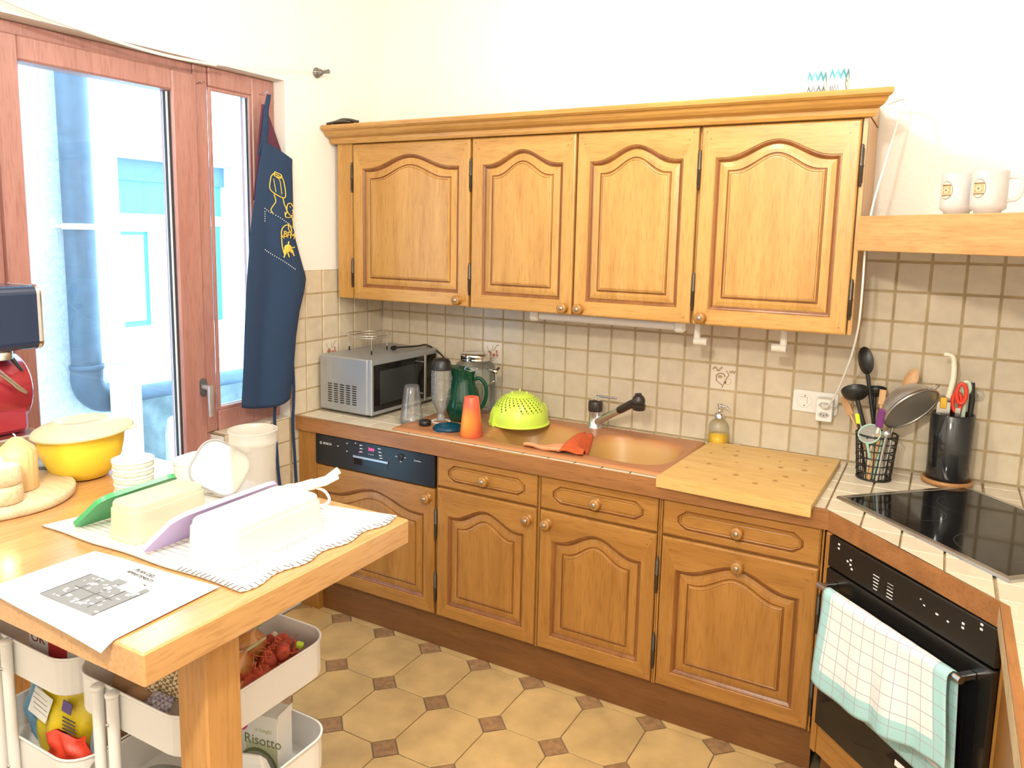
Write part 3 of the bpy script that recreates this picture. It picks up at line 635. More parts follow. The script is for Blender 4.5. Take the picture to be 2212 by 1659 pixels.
# ---------------- sink ----------------
SX0, SX1, SY0, SY1 = 0.470, 1.572, -0.535, -0.053
def bowl(x, y, cx, cy, a, b):
    d = (abs((x-cx)/a)**3.2+abs((y-cy)/b)**3.2)**(1/3.2); return d
def sink_z(x, y):
    z = 0.842
    for cx, cy, a, b, dep in ((0.992, -0.318, 0.158, 0.172, 0.135), (1.370, -0.310, 0.170, 0.162, 0.150)):
        d = bowl(x, y, cx, cy, a, b)
        if d < 1.1: z = min(z, 0.842-dep*(1-sm(0.62, 1.06, d))-0.004*(1-min(1, d)))
    ed = min(x-SX0, SX1-x, y-SY0, SY1-y)
    z -= 0.0105*(1-sm(0.0, 0.010, ed))
    if 0.50 < x < 0.80 and -0.50 < y < -0.10: z -= 0.004*sm(0.50, 0.53, x)*(1-sm(0.77, 0.80, x))*sm(-0.50, -0.47, y)*(1-sm(-0.13, -0.10, y))
    return z
def skf(u, v):
    x = SX0+(SX1-SX0)*u; y = SY0+(SY1-SY0)*v
    k = sm(0.47, 0.62, x); c = 0.05*(1-sm(0, 0.06, x-SX0))
    return (x, y, sink_z(x, y))
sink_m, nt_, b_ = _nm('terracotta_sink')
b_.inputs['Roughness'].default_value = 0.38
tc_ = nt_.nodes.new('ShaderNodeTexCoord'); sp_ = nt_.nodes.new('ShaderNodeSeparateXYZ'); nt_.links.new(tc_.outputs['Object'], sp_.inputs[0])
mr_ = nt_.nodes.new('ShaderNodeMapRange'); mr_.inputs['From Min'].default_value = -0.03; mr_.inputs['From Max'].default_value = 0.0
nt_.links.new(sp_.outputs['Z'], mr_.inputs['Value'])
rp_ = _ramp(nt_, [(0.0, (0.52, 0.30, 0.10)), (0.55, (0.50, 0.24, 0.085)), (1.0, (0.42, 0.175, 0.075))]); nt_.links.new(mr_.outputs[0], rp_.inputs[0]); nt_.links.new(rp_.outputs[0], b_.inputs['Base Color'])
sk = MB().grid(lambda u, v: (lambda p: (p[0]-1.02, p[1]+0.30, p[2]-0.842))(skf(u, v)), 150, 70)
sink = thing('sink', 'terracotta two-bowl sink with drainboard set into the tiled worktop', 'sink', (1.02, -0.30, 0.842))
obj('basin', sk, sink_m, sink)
for cx, cy in ((0.992, -0.318), (1.370, -0.310)):
    obj('drain', MB().lathe([(0.030, 0.001), (0.028, 0.003), (0.020, 0.002), (1e-6, 0.0005)], n=20), steel, sink, (cx-1.02, cy+0.30, sink_z(cx, cy)-0.842))
# ---------------- things on and over the counter ----------------
CZ = 0.8305
# microwave: front faces +x
mw = thing('microwave', 'silver microwave with dark glass door in the counter corner', 'microwave', (0.301, -0.455, CZ), math.radians(88.4))
mH = 0.245
mb = MB(); mb.box(0, 0.448, 0.018, 0.285, 0.012, mH, 0.006); bodym = obj('casing', mb, silver_paint, mw)
for k, (a, b) in enumerate(((0.04, 0.05), (0.40, 0.05), (0.04, 0.25), (0.40, 0.25))): obj('foot', MB().lathe([(0.010, 0), (0.012, 0.012)], (a, b, 0), 12), black_pl, mw)
mb = MB(); mb.box(0.0, 0.448, -0.004, 0.0175, 0.014, mH+0.001, 0.004); fr = obj('front_frame', mb, silver_paint, mw)
dg = obj('door', MB().box(0.012, 0.436, -0.0062, -0.002, 0.030, mH-0.022, 0.002), black_gl, mw)
obj('door_window', MB().box(0.05, 0.30, -0.0068, -0.0058, 0.055, mH-0.05), mat('smoked_window', (0.03, 0.035, 0.035), 0.15, spec=0.6), dg)
mb = MB().tube([(0.318, -0.034, 0.030), (0.318, -0.034, mH-0.012)], 0.0065, 12).tube([(0.318, -0.034, 0.060), (0.318, -0.004, 0.060)], 0.005, 10).tube([(0.318, -0.034, mH-0.045), (0.318, -0.004, mH-0.045)], 0.005, 10)
obj('door_handle', mb, steel, dg)
mb = MB()
for i in range(5):
    for k in range(9): mb.box(-0.0006, 0.0015, 0.078+0.034*i, 0.100+0.034*i, 0.048+0.0095*k, 0.0525+0.0095*k)
stuff(obj('vent_slots', mb, black_pl, bodym)); obj('screw', MB().lathe([(0.003, -0.0008), (0.002, -0.0014), (1e-6, -0.0015)], (0, 0.165, 0.030), 8, axis='x'), steel, bodym)
# grill rack on top of it
rk = thing('grill_rack', 'round chrome wire grill rack standing on the microwave', 'rack', (0.142, -0.275, CZ+mH+0.0005)); RZ = 0.078; RR = 0.094
cir = lambda r, z, n=36: [(r*math.cos(2*PI*i/n), r*math.sin(2*PI*i/n), z) for i in range(n)]
obj('ring', MB().tube(cir(RR, RZ), 0.0018, 6, closed=True).tube(cir(RR*0.93, RZ-0.010), 0.0016, 6, closed=True), chrome, rk)
obj('cross_wire', MB().tube([(-RR*0.92, 0.01, RZ-0.01), (RR*0.92, 0.01, RZ-0.01)], 0.0013, 6), chrome, rk)
for a in (-0.75, 1.25, 3.35):
    x, y = RR*math.cos(a), RR*math.sin(a)
    o = obj('leg', MB().tube([(x, y, RZ), (x, y, 0.012)], 0.0017, 6), chrome, rk); obj('rubber_foot', MB().lathe([(0.0035, 0), (0.0035, 0.018)], (x, y, 0), 10), black_pl, o)
tag(obj('power_cord', MB().tube(spline([(0.20, -0.16, CZ+mH+0.010), (0.235, -0.10, CZ+mH+0.010), (0.25, -0.05, CZ+mH+0.010), (0.268, -0.016, CZ+mH+0.010), (0.335, -0.014, CZ+mH-0.02), (0.385, -0.012, CZ+mH-0.07), (0.42, -0.012, CZ+0.10), (0.43, -0.012, CZ+0.009)], 6), 0.0036, 8)
    .lathe([(0.0065, -0.025), (0.010, -0.018), (0.010, 0.0), (0.004, 0.016)], (0.20, -0.165, CZ+mH+0.0105), 10, axis='y'), black_pl), 'black power cord with plug lying over the back of the microwave', 'cord')
# clear beaker upside down
clr = clear('clear_plastic', (0.90, 0.91, 0.93), gloss=0.16, rough=0.05, milk=0.13)
clr2 = clear('wet_bottle', (0.90, 0.91, 0.91), gloss=0.16, rough=0.08, milk=0.26, milkcol=(0.72, 0.73, 0.72))
glass_m = clear('jar_glass', (0.88, 0.90, 0.87), gloss=0.16, rough=0.03, milk=0.10, milkcol=(0.8, 0.82, 0.8))
t = thing('blender_cup', 'clear ribbed plastic cup upside down in front of the microwave', 'cup', (0.470, -0.405, CZ+0.002))
obj('cup_wall', MB().lathe([(0.046, 0.0), (0.047, 0.012), (0.049, 0.016), (0.044, 0.020), (0.0435, 0.034), (0.030, 0.146), (0.026, 0.152), (1e-6, 0.152)], n=40, mod=lambda a, h: 1+(0.018*math.cos(10*a) if 0.03 < h < 0.148 else 0)), clr, t)
obj('base_disc', MB().lathe([(0.0285, 0.150), (0.0285, 0.1535)], n=30), mat('grey_clear_base', (0.12, 0.12, 0.14), 0.25), t)
# soda bottle standing on its neck
t = thing('soda_bottle', 'clear drink bottle upside down with a black base on top', 'bottle', (0.572, -0.345, CZ+0.014))
obj('bottle_wall', MB().lathe([(0.016, 0.0), (0.016, 0.022), (0.0135, 0.024), (0.018, 0.040), (0.034, 0.072), (0.040, 0.095), (0.0415, 0.150), (0.040, 0.212)], n=32, mod=lambda a, h: 1+0.01*math.cos(8*a) if h > 0.1 else 1), clr2, t)
obj('base_cap', MB().lathe([(0.0425, 0.208), (0.0425, 0.214), (0.037, 0.240), (0.030, 0.250), (0.012, 0.252), (1e-6, 0.249)], n=32), black_pl, t)
mb = MB()
for k in range(70):
    a = random.uniform(0, 6.28); r = 0.0405; h = random.uniform(0.09, 0.20); mb.ball((r*math.cos(a), r*math.sin(a), h), random.uniform(0.0006, 0.0014), 6)
stuff(obj('water_drops', mb, mat('drop_white', (0.8, 0.82, 0.82), 0.2), t))
tag(obj('saucer', MB().lathe([(0.020, 0), (0.034, 0.002), (0.040, 0.010), (0.037, 0.011), (0.030, 0.005), (1e-6, 0.004)], (0.572, -0.345, CZ+0.001), 28), mat('white_ceramic', (0.78, 0.76, 0.72), 0.25)), 'small white saucer under the upside down drink bottle', 'saucer')
# beverage dispenser
t = thing('drink_dispenser', 'big glass drink dispenser with steel lid and chrome tap', 'jar', (0.575, -0.094, CZ+0.002))
obj('glass_jar', MB().lathe([(1e-6, 0.002), (0.078, 0.002), (0.086, 0.010), (0.087, 0.030), (0.087, 0.185), (0.080, 0.210), (0.062, 0.222), (0.060, 0.232)], n=48, mod=lambda a, h: 1+(0.012*math.cos(24*a) if 0.02 < h < 0.19 else 0)), glass_m, t)
obj('lid', MB().lathe([(0.063, 0.226), (0.064, 0.232), (0.062, 0.236), (0.064, 0.240), (0.064, 0.252), (0.058, 0.257), (0.054, 0.255), (0.010, 0.2555), (1e-6, 0.2555)], n=40), chrome, t)
tp = MB().tube([(0.075, -0.028, 0.196), (0.128, -0.050, 0.196)], 0.005, 10).ball((0.128, -0.050, 0.196), 0.014, 14, (1.2, 1, 0.9)).tube([(0.132, -0.052, 0.19), (0.134, -0.053, 0.152)], [0.007, 0.005], 10).tube(spline([(0.132, -0.052, 0.160), (0.118, -0.06, 0.148), (0.100, -0.064, 0.130)], 4), 0.003, 8).tube([(0.14, -0.053, 0.205), (0.152, -0.058, 0.214)], 0.006, 8)
obj('tap', tp, chrome, t)
# green pitcher
green_g = clear('green_glass', (0.10, 0.36, 0.25), gloss=0.10, rough=0.05, milk=0.42, milkcol=(0.010, 0.16, 0.095))
t = thing('pitcher', 'dark green ribbed glass pitcher between the bottle and the yellow green colander', 'pitcher', (0.628, -0.268, CZ+0.006)); t.rotation_euler = (0, 0, 0.45)
pr0 = [(1e-6, 0.004), (0.050, 0.004), (0.058, 0.012), (0.070, 0.050), (0.071, 0.075), (0.062, 0.115), (0.047, 0.155), (0.043, 0.178), (0.046, 0.200), (0.051, 0.214)]
mb = MB(); n0 = 48
mb.lathe(pr0, n=n0, mod=lambda a, h: 1+(0.014*math.cos(24*a) if 0.01 < h < 0.165 else 0))
def shear(v):
    x, y, z = v
    if z > 0.17: k = (z-0.17)/0.044; z += -k*0.22*x*(1 if x < 0 else 0.75); x -= k*0.018*max(0, -x/0.05)**3 if x < 0 else 0
    return (x, y, z)
mb.v = [shear(v) for v in mb.v]
obj('jug_wall', mb, green_g, t)
obj('handle', MB().tube(spline([(0.044, 0, 0.170), (0.066, 0, 0.176), (0.090, 0, 0.150), (0.094, 0, 0.105), (0.082, 0, 0.065), (0.066, 0, 0.050)], 6), 0.0075, 10), green_g, t)
# red and orange tumbler upside down
m, nt, b = _nm('sunset_plastic'); tc = nt.nodes.new('ShaderNodeTexCoord'); sp = nt.nodes.new('ShaderNodeVectorMath'); sp.operation = 'DISTANCE'; sp.inputs[1].default_value = (-0.012, -0.040, 0.056)
nt.links.new(tc.outputs['Object'], sp.inputs[0]); mr = nt.nodes.new('ShaderNodeMapRange'); mr.inputs['From Max'].default_value = 0.085; nt.links.new(sp.outputs['Value'], mr.inputs[0])
rp = _ramp(nt, [(0.15, (0.90, 0.36, 0.06)), (0.5, (0.85, 0.24, 0.05)), (0.8, (0.72, 0.12, 0.06))]); nt.links.new(mr.outputs[0], rp.inputs[0]); nt.links.new(rp.outputs[0], b.inputs['Base Color']); b.inputs['Roughness'].default_value = 0.3
tag(obj('tumbler', MB().lathe([(0.041, 0), (0.0435, 0.003), (0.028, 0.146), (0.026, 0.150), (0.020, 0.150), (1e-6, 0.147)], n=36), m, None, (0.800, -0.478, CZ+0.0115)), 'red and orange plastic tumbler upside down on the sink drainboard', 'cup')
tag(obj('screw_cap', MB().lathe([(0.022, 0), (0.024, 0.003), (0.024, 0.018), (0.020, 0.0205), (0.012, 0.020), (0.010, 0.016), (1e-6, 0.016)], n=24, mod=lambda a, h: 1+0.02*math.cos(12*a)), black_pl, None, (0.556, -0.432, CZ+0.0088)), 'small black screw cap between the clear cup and the blue lid', 'cap')
bl = MB().lathe([(0.056, 0), (0.060, 0.004), (0.057, 0.010), (0.048, 0.016), (0.030, 0.020), (1e-6, 0.0205)], n=40)
bl.box(0.045, 0.075, -0.012, 0.012, 0.001, 0.005, 0.001).box(-0.012, 0.012, -0.075, -0.045, 0.001, 0.005, 0.001)
tag(obj('lid', bl, clear('blue_lid', (0.10, 0.40, 0.60), gloss=0.10, milk=0.6, milkcol=(0.012, 0.14, 0.26)), None, (0.665, -0.432, CZ+0.0088)), 'translucent blue lid lying beside the red tumbler', 'lid')
# colander
lime = mat('lime_plastic', (0.60, 0.78, 0.09), 0.35, sss=0.1)
t = thing('colander', 'lime green plastic colander upside down behind the sink bowl', 'colander', (0.852, -0.200, CZ+0.0125), -0.55)
prof = [(0.118, 0.0), (0.122, 0.002), (0.118, 0.006)] + [(0.116*math.cos(a*PI/2/16), 0.006+0.120*math.sin(a*PI/2/16)) for a in range(0, 16)] + [(1e-6, 0.126)]
prof = []
for k in range(49):
    a = k/48*PI/2; prof.append((max(1e-6, 0.116*math.cos(a)**0.85), 0.006+0.120*math.sin(a)))
NS = 120
def holes(k, i):
    if not 12 <= k <= 33: return False
    g = (i % 30)-15; lim = (k-10)*0.62
    low = 12+ (8 if abs(g) > 13.5 else 0) + 6*abs(math.cos(g/15*PI*0.5))*0
    row = (k-12)//3
    if abs(g) < 3 and k < 22: return False
    if k < 14+ (6 if abs(g) < 6 else 0): return False
    return (k-12) % 3 != 0 and (i+row) % 4 < 2 and (i+row) % 2 == 0
cm = MB().lathe(prof, n=NS, skip=holes)
bowl_o = obj('bowl', cm, lime, t)
obj('rim', MB().lathe([(0.113, 0.002), (0.120, 0.0), (0.124, 0.003), (0.122, 0.007), (0.115, 0.009)], n=60), lime, t)
hb = MB(); N = 12
hb.loft([[(-0.015, -0.128+0.0*k, 0.0), (0.015, -0.128, 0.0), (0.015, -0.116, 0.0), (-0.015, -0.116, 0.0)], [(-0.014, -0.130, 0.010), (0.014, -0.130, 0.010), (0.014, -0.110, 0.010), (-0.014, -0.110, 0.010)], [(-0.013, -0.124, 0.050), (0.013, -0.124, 0.050), (0.013, -0.100, 0.050), (-0.013, -0.100, 0.050)], [(-0.013, -0.112, 0.074), (0.013, -0.112, 0.074), (0.013, -0.085, 0.074), (-0.013, -0.085, 0.074)]])
obj('handle', hb, lime, t); o2 = obj('handle', hb, lime, t); o2.rotation_euler = (0, 0, PI)
for a in (0.5, 2.6, 4.7): obj('foot', MB().lathe([(0.004, 0.115), (0.003, 0.131), (1e-6, 0.132)], (0.034*math.cos(a), 0.034*math.sin(a), 0), 8), lime, t)
# tap
t = thing('faucet', 'chrome sink mixer tap with dark pull-out spray head', 'faucet', (1.135, -0.090, CZ+0.0115))
satin = mat('satin_chrome', (0.62, 0.62, 0.63), 0.25, metal=0.85)
dark_br = mat('dark_brown_plastic', (0.030, 0.023, 0.020), 0.3)
obj('body', MB().lathe([(0.031, 0), (0.031, 0.004), (0.026, 0.008), (0.025, 0.060), (0.027, 0.066)], n=28), satin, t)
obj('collar', MB().lathe([(0.0275, 0.066), (0.0285, 0.070), (0.0285, 0.102), (0.026, 0.107), (0.020, 0.109), (0.012, 0.110), (1e-6, 0.110)], n=28), dark_br, t)
obj('top_cap', MB().lathe([(0.020, 0.1095), (0.017, 0.113), (0.008, 0.114), (1e-6, 0.114)], n=20), chrome, t)
obj('lever', MB().tube([(-0.002, 0.002, 0.112), (0.004, 0.002, 0.126), (0.085, -0.004, 0.128)], [0.005, 0.0042, 0.0040], 10).ball((0.085, -0.004, 0.128), 0.005, 10), steel, t)
e0, e1 = Vector((0.012, -0.008, 0.026)), Vector((0.212, -0.122, 0.152)); L = lambda k: e0.lerp(e1, k)
obj('spout', MB().tube([L(0), L(0.12), L(0.60)], [0.017, 0.0145, 0.0135], 16), satin, t)
sp_ = obj('spray_handle', MB().tube([L(0.58), L(0.62), L(0.92), L(1.0)], [0.0135, 0.0155, 0.0155, 0.012], 16), dark_br, t)
hd_ = MB(); q = L(1.0); hd_.ball((q.x+0.010, q.y-0.004, q.z+0.004), 0.026, 18, (0.95, 0.95, 1.0)); hd_.lathe([(0.020, -0.030), (0.024, -0.026), (0.025, -0.008)], (q.x+0.012, q.y-0.004, q.z), 18)
hd_.tube([(q.x-0.004, q.y, q.z+0.026), (q.x+0.018, q.y-0.004, q.z+0.030)], 0.005, 8)
obj('spray_head', hd_, dark_br, t)
# dish cloths over the bowl divider
def draped(x, y, lift=0.006):
    return max(sink_z(x, y), 0.8*sink_z(x, y)+0.2*0.84)+lift
red_cloth = mat('orange_cloth', (0.62, 0.105, 0.025), 0.95, var=0.15, vscale=60, bump=0.6, bscale=300)
peach = mat('peach_cloth', (0.80, 0.33, 0.16), 0.95, var=0.12, vscale=60, bump=0.6, bscale=300)
def cloth1(u, v):
    # across the divider: front edge (v=0) to the back corner (v=1)
    a = Vector((1.182+0.085*u, -0.515+0.015*u, 0)); b = Vector((1.155+0.045*u, -0.235-0.02*u, 0)); p = a.lerp(b, v)
    z = draped(p.x, p.y, 0.010)+0.004*math.sin(6*u+3*v)
    z = max(z, 0.846-0.05*abs(u-0.35)) if v > 0.1 else max(z, 0.846)
    return (p.x, p.y, z+0.016*math.sin(PI*v)*(1-abs(u-0.4)))
ck = thing('dish_cloth', 'orange red dish cloth hung over the divider between the sink bowls', 'cloth', (1.19, -0.38, 0.85))
sh = MB(); sh.T = Matrix.Translation((-1.19, 0.38, -0.85)); sh.sheet(cloth1, 12, 24, (0, 0, 0.005)); obj('cloth', sh, red_cloth, ck)
def cloth2(u, v):
    a = Vector((1.035+0.15*u, -0.500-0.012*u, 0)); b = Vector((1.020+0.16*u, -0.468+0.03*u, 0)); p = a.lerp(b, v)
    return (p.x, p.y, max(draped(p.x, p.y, 0.004), 0.822+0.026*u)+0.003*math.sin(9*u))
ck = thing('sponge_cloth', 'peach pink sponge cloth lying at the front rim of the left sink bowl', 'cloth', (1.10, -0.48, 0.84))
sh = MB(); sh.T = Matrix.Translation((-1.10, 0.48, -0.84)); sh.sheet(cloth2, 16, 6, (0, 0, 0.012)); obj('cloth', sh, peach, ck)
# soap dispenser
t = thing('soap_dispenser', 'glass soap dispenser half full of yellow soap by the wall', 'bottle', (1.612, -0.050, CZ+0.001))
obj('glass_bottle', MB().lathe([(1e-6, 0.002), (0.033, 0.002), (0.037, 0.006), (0.037, 0.070), (0.033, 0.086), (0.022, 0.098), (0.014, 0.102), (0.014, 0.108)], n=32), clear('soap_glass', (0.95, 0.96, 0.94), gloss=0.12, milk=0.02), t)
obj('soap', MB().lathe([(1e-6, 0.004), (0.032, 0.004), (0.0352, 0.008), (0.0352, 0.044), (1e-6, 0.044)], n=32), mat('yellow_soap', (0.88, 0.55, 0.02), 0.15, sss=0.0, emit=0.0), t)
obj('pump', MB().lathe([(0.0165, 0.104), (0.0165, 0.122), (0.013, 0.124), (0.006, 0.125), (0.006, 0.150), (0.010, 0.151), (0.010, 0.157), (1e-6, 0.158)], n=20).tube([(0.0, 0, 0.153), (0.030, -0.012, 0.152), (0.037, -0.016, 0.143)], [0.0045, 0.0035, 0.003], 8), chrome, t)
# a white scrap by the bottle
tag(obj('soap_bar_scrap', MB().ball((0, 0, 0.004), 0.022, 12, (1.0, 0.6, 0.22)), white_pl, None, (1.675, -0.028, CZ+0.001)), 'small white scrap lying by the wall right of the soap dispenser', 'scrap')
# cutting board
t = thing('cutting_board', 'large pine cutting board with a front lip over the worktop edge', 'cutting board', (1.79, -0.32, CZ+0.001))
kn_m = mat('knot_brown', (0.42, 0.22, 0.065), 0.6)
def bpt(u, v):
    a = Vector((1.560, -0.573)); b = Vector((2.022, -0.596)); c = Vector((2.036, -0.062)); d = Vector((1.590, -0.066))
    p = a.lerp(b, u).lerp(d.lerp(c, u), v); return (p.x-1.79, p.y+0.32)
obj('board', MB().prism([bpt(0, 0), bpt(1, 0), bpt(1, 1), bpt(0, 1)], 0.0, 0.018, 0.0015), board_m, t)
obj('front_lip', MB().prism([bpt(0, -0.035), bpt(1, -0.035), bpt(1, -0.002), bpt(0, -0.002)], -0.016, 0.0185, 0.001), board_m, t)
for k, (u, v) in enumerate(((0.16, 0.86), (0.28, 0.83), (0.12, 0.68), (0.30, 0.71), (0.52, 0.80), (0.62, 0.74), (0.36, 0.55), (0.55, 0.50), (0.66, 0.60), (0.74, 0.42), (0.20, 0.42), (0.44, 0.28), (0.82, 0.62), (0.88, 0.30), (0.10, 0.25), (0.60, 0.18), (0.78, 0.86), (0.93, 0.80), (0.70, 0.30), (0.35, 0.12))):
    x, y = bpt(u, v); r = random.uniform(0.006, 0.012)
    obj('knot', MB().add([(r*(1.0 if i % 2 else 0.7)*math.cos(2*PI*i/12), r*(1.25 if i % 2 else 0.8)*math.sin(2*PI*i/12), 0) for i in range(12)], [tuple(range(12))]), kn_m, t, (x, y, 0.01815))
# light tube and hooks under the wall cabinets
t = thing('light_tube', 'white under-cabinet light tube in two end caps above the sink', 'lamp', (1.21, -0.215, 1.3075))
obj('tube', MB().tube([(-0.265, 0, -0.022), (0.275, 0, -0.022)], 0.0165, 18), mat('lamp_white', (0.78, 0.76, 0.74), 0.4), t)
for s in (-1, 1): obj('end_cap', MB().box(0.268*s-0.002, 0.268*s+0.042*s, -0.021, 0.021, -0.044, 0.0, 0.010), white_pl, t)
for i, (x, s, lb) in enumerate(((1.556, 1, 'white bracket hook under the cabinets just right of the light tube'), (1.846, -1, 'white bracket hook under the rightmost wall cabinet'))):
    t = thing('bracket_hook', lb, 'hook', (x, -0.20, 1.3075), 0, 'white bracket hooks under the wall cabinet')
    obj('post', MB().box(-0.011, 0.011, -0.010, 0.010, -0.078, 0.0, 0.004), cream_pl, t)
    obj('arm', MB().tube([(-0.010*s, 0, -0.072), (0.036*s, 0, -0.072)], 0.0145, 18), cream_pl, t)
# socket plate, adapter, cord
t = thing('socket_plate', 'white double wall socket plate on the tiles', 'socket', (1.933, -0.0005, 1.028)); t.rotation_euler = (0, 0.018, 0)
pl = MB(); pl.T = Matrix.Rotation(PI/2, 4, 'X'); pl.loft([ring3(rrect(0.150, 0.078, 0.007), 0), ring3(rrect(0.150, 0.078, 0.007), 0.007), ring3(rrect(0.146, 0.074, 0.006), 0.009)]); obj('plate', pl, white_pl, t)
for x in (-0.037, 0.037):
    o = obj('socket_ring', MB().lathe([(0.0255, -0.0088), (0.0255, -0.0102), (0.022, -0.0104), (0.0215, -0.0088)], (x, 0, 0.002), 30, axis='y', cap=False), white_pl, t)
    q = MB(); q.box(x-0.012, x+0.012, -0.0094, -0.0086, 0.013, 0.0143).box(x+0.0108, x+0.012, -0.0094, -0.0086, -0.008, 0.013); obj('flap_edge', q, mat('grey_line', (0.25, 0.24, 0.22), 0.6), t) if x < 0 else None
    if x < 0:
        for zz in (0.019, -0.016): obj('screw', MB().lathe([(0.0026, -0.0086), (0.0022, -0.0096), (1e-6, -0.0097)], (x+0.002, 0, zz), 10, axis='y'), iron, t)
ad = thing('plug_adapter', 'white multi-plug adapter with a cord in the right-hand socket', 'adapter', (1.9695, -0.0100, 1.022))
q = MB(); q.T = Matrix.Rotation(PI/2, 4, 'X'); q.loft([ring3(rrect(0.054, 0.080, 0.006), 0, 0, -0.010), ring3(rrect(0.054, 0.080, 0.006), 0.040, 0, -0.010), ring3(rrect(0.050, 0.076, 0.006), 0.043, 0, -0.010)]); obj('block', q, white_pl, ad)
hexp = lambda cx, cz: [(cx+a, -0.0434, cz+b) for a, b in ((-0.018, 0.0), (-0.009, 0.0085), (0.009, 0.0085), (0.018, 0.0), (0.009, -0.0085), (-0.009, -0.0085))]
for cz in (0.008, -0.026):
    o = obj('socket_well', MB().add(hexp(0, cz), [(0, 1, 2, 3, 4, 5)]).loft([hexp(0, cz), [(a*1.08, b-0.0012, cz+(c-cz)*1.12) for a, b, c in hexp(0, cz)]], False, False), mat('well_grey', (0.48, 0.46, 0.42), 0.5), ad)
    if cz < 0:
        for dx, dz in ((-0.0095, 0.0012), (0.0, -0.0025), (0.0095, 0.0012)): obj('pin_hole', MB().add([(dx+0.0022*math.cos(2*PI*i/10), -0.0437, cz+dz+0.0022*math.sin(2*PI*i/10)) for i in range(10)], [tuple(range(10))]), black_pl, o)
cord = thing('white_cable', 'white lamp cable from the plug adapter up past the cabinet side to the cornice', 'cable', (1.985, -0.062, 1.026))
pts = [(1.974, -0.056, 1.025), (1.985, -0.085, 1.034), (2.004, -0.12, 1.07), (2.030, -0.17, 1.14), (2.060, -0.24, 1.24), (2.077, -0.29, 1.34), (2.080, -0.300, 1.45), (2.079, -0.296, 1.58), (2.088, -0.28, 1.70), (2.108, -0.25, 1.82), (2.130, -0.20, 1.95), (2.143, -0.15, 2.02), (2.132, -0.10, 2.035), (2.09, -0.06, 2.030)]
q = MB(); q.T = Matrix.Translation((-1.985, 0.062, -1.026)); q.tube(spline(pts, 8), 0.0034, 8); obj('sheath', q, white_pl, cord)
q = MB(); q.T = Matrix.Translation((-1.985, 0.062, -1.026)); q.tube([(1.970, -0.054, 1.026), (1.974, -0.062, 1.026), (1.983, -0.082, 1.033)], [0.011, 0.009, 0.005], 12); obj('plug', q, white_pl, cord)

# ---------------- utensils ----------------
bk = thing('utensil_basket', 'black wire basket full of cooking utensils beside the cutting board', 'basket', (2.146, -0.158, CZ+0.0005))
def oct_(r, z, n=12): return [(r*math.cos(2*PI*i/n+0.2), r*math.sin(2*PI*i/n+0.2), z) for i in range(n)]
for k in range(7):
    z = 0.003+0.024*k; obj('hoop', MB().tube(oct_(0.052+0.010*k/6, z, 24), 0.0021 if k < 6 else 0.0030, 6, closed=True), black_pl, bk)
for k in range(16):
    a = 2*PI*k/16; obj('upright_wire', MB().tube([(0.050*math.cos(a), 0.050*math.sin(a), 0.003), (0.062*math.cos(a), 0.062*math.sin(a), 0.150)], 0.0019, 6), black_pl, bk)
obj('base_mesh', MB().lathe([(0.051, 0.0), (0.052, 0.003), (1e-6, 0.003)], n=24), iron, bk)
BX, BY = 2.146, -0.158
def utensil(name, label, foot, top, r, m, head=None, cat='utensil'):
    # handle from the basket floor to the head, head built in a frame whose z runs up the handle
    f = Vector((BX+foot[0], BY+foot[1], CZ+0.006+foot[2] if len(foot) > 2 else CZ+0.006)); tp = Vector(top); d = tp-f
    t = bpy.data.objects.new(name, None); C.objects.link(t); tag(t, label, cat, 'utensils in the wire basket'); t.location = f
    obj('handle', MB().tube([Vector((0, 0, 0)), d*0.5, d], r, 10), m, t)
    if head:
        z = d.normalized(); y = Vector((-0.45, -0.89, 0)); y = (y-z*y.dot(z)).normalized(); x = y.cross(z) * 1.0
        Tm = Matrix((x, y, z)).transposed().to_4x4(); Tm.translation = d
        hm, nm, mm = head; hm.v = [tuple(Tm @ Vector(v)) for v in hm.v]; obj(nm, hm, mm, t)
    return t
def spoon_head(a, b, depth=0.012, th=0.002):
    m_ = MB()
    def f(sgn): return lambda u, v: ((lambda r, ph: (a*r*math.cos(ph), depth*(1-r*r)+sgn*th, b+b*r*math.sin(ph)))(v, 2*PI*u))
    m_.grid(f(1), 24, 6); m_.grid(f(-1), 24, 6); m_.loft([[(a*math.cos(2*PI*i/24), th*s, b+b*math.sin(2*PI*i/24)) for i in range(24)] for s in (1, -1)], False, False, True); return m_
def ladle_head(r, tilt):
    m_ = MB(); m_.T = Matrix.Translation((0, 0, r*0.5)) @ Matrix.Rotation(tilt, 4, 'X') @ Matrix.Rotation(tilt*0.4, 4, 'Y')
    pr = [(r*math.sin(PI/2*k/8) if k else 1e-6, -r*0.75*math.cos(PI/2*k/8)) for k in range(9)]
    m_.lathe(pr+[(r*1.03, 0.002), (r*0.96, 0.002)]+[(p[0]*0.95 if p[0] > 1e-4 else 1e-6, p[1]*0.94) for p in pr[::-1]], n=26); return m_
nylon = mat('black_nylon', (0.014, 0.014, 0.015), 0.38)
utensil('serving_spoon', 'tall black nylon serving spoon rising highest from the wire basket', (0.02, 0.02), (2.100, -0.105, 1.160), 0.0065, nylon, (spoon_head(0.0265, 0.046), 'spoon_bowl', nylon))
utensil('ladle', 'black nylon ladle leaning left out of the wire basket', (0.012, 0.0), (2.075, -0.130, 1.085), 0.007, nylon, (ladle_head(0.042, 0.5), 'ladle_bowl', nylon))
utensil('spaghetti_server', 'black nylon server head behind the tall black spoon', (-0.01, 0.02), (2.125, -0.070, 1.090), 0.006, nylon, (ladle_head(0.034, -0.4), 'server_head', nylon))
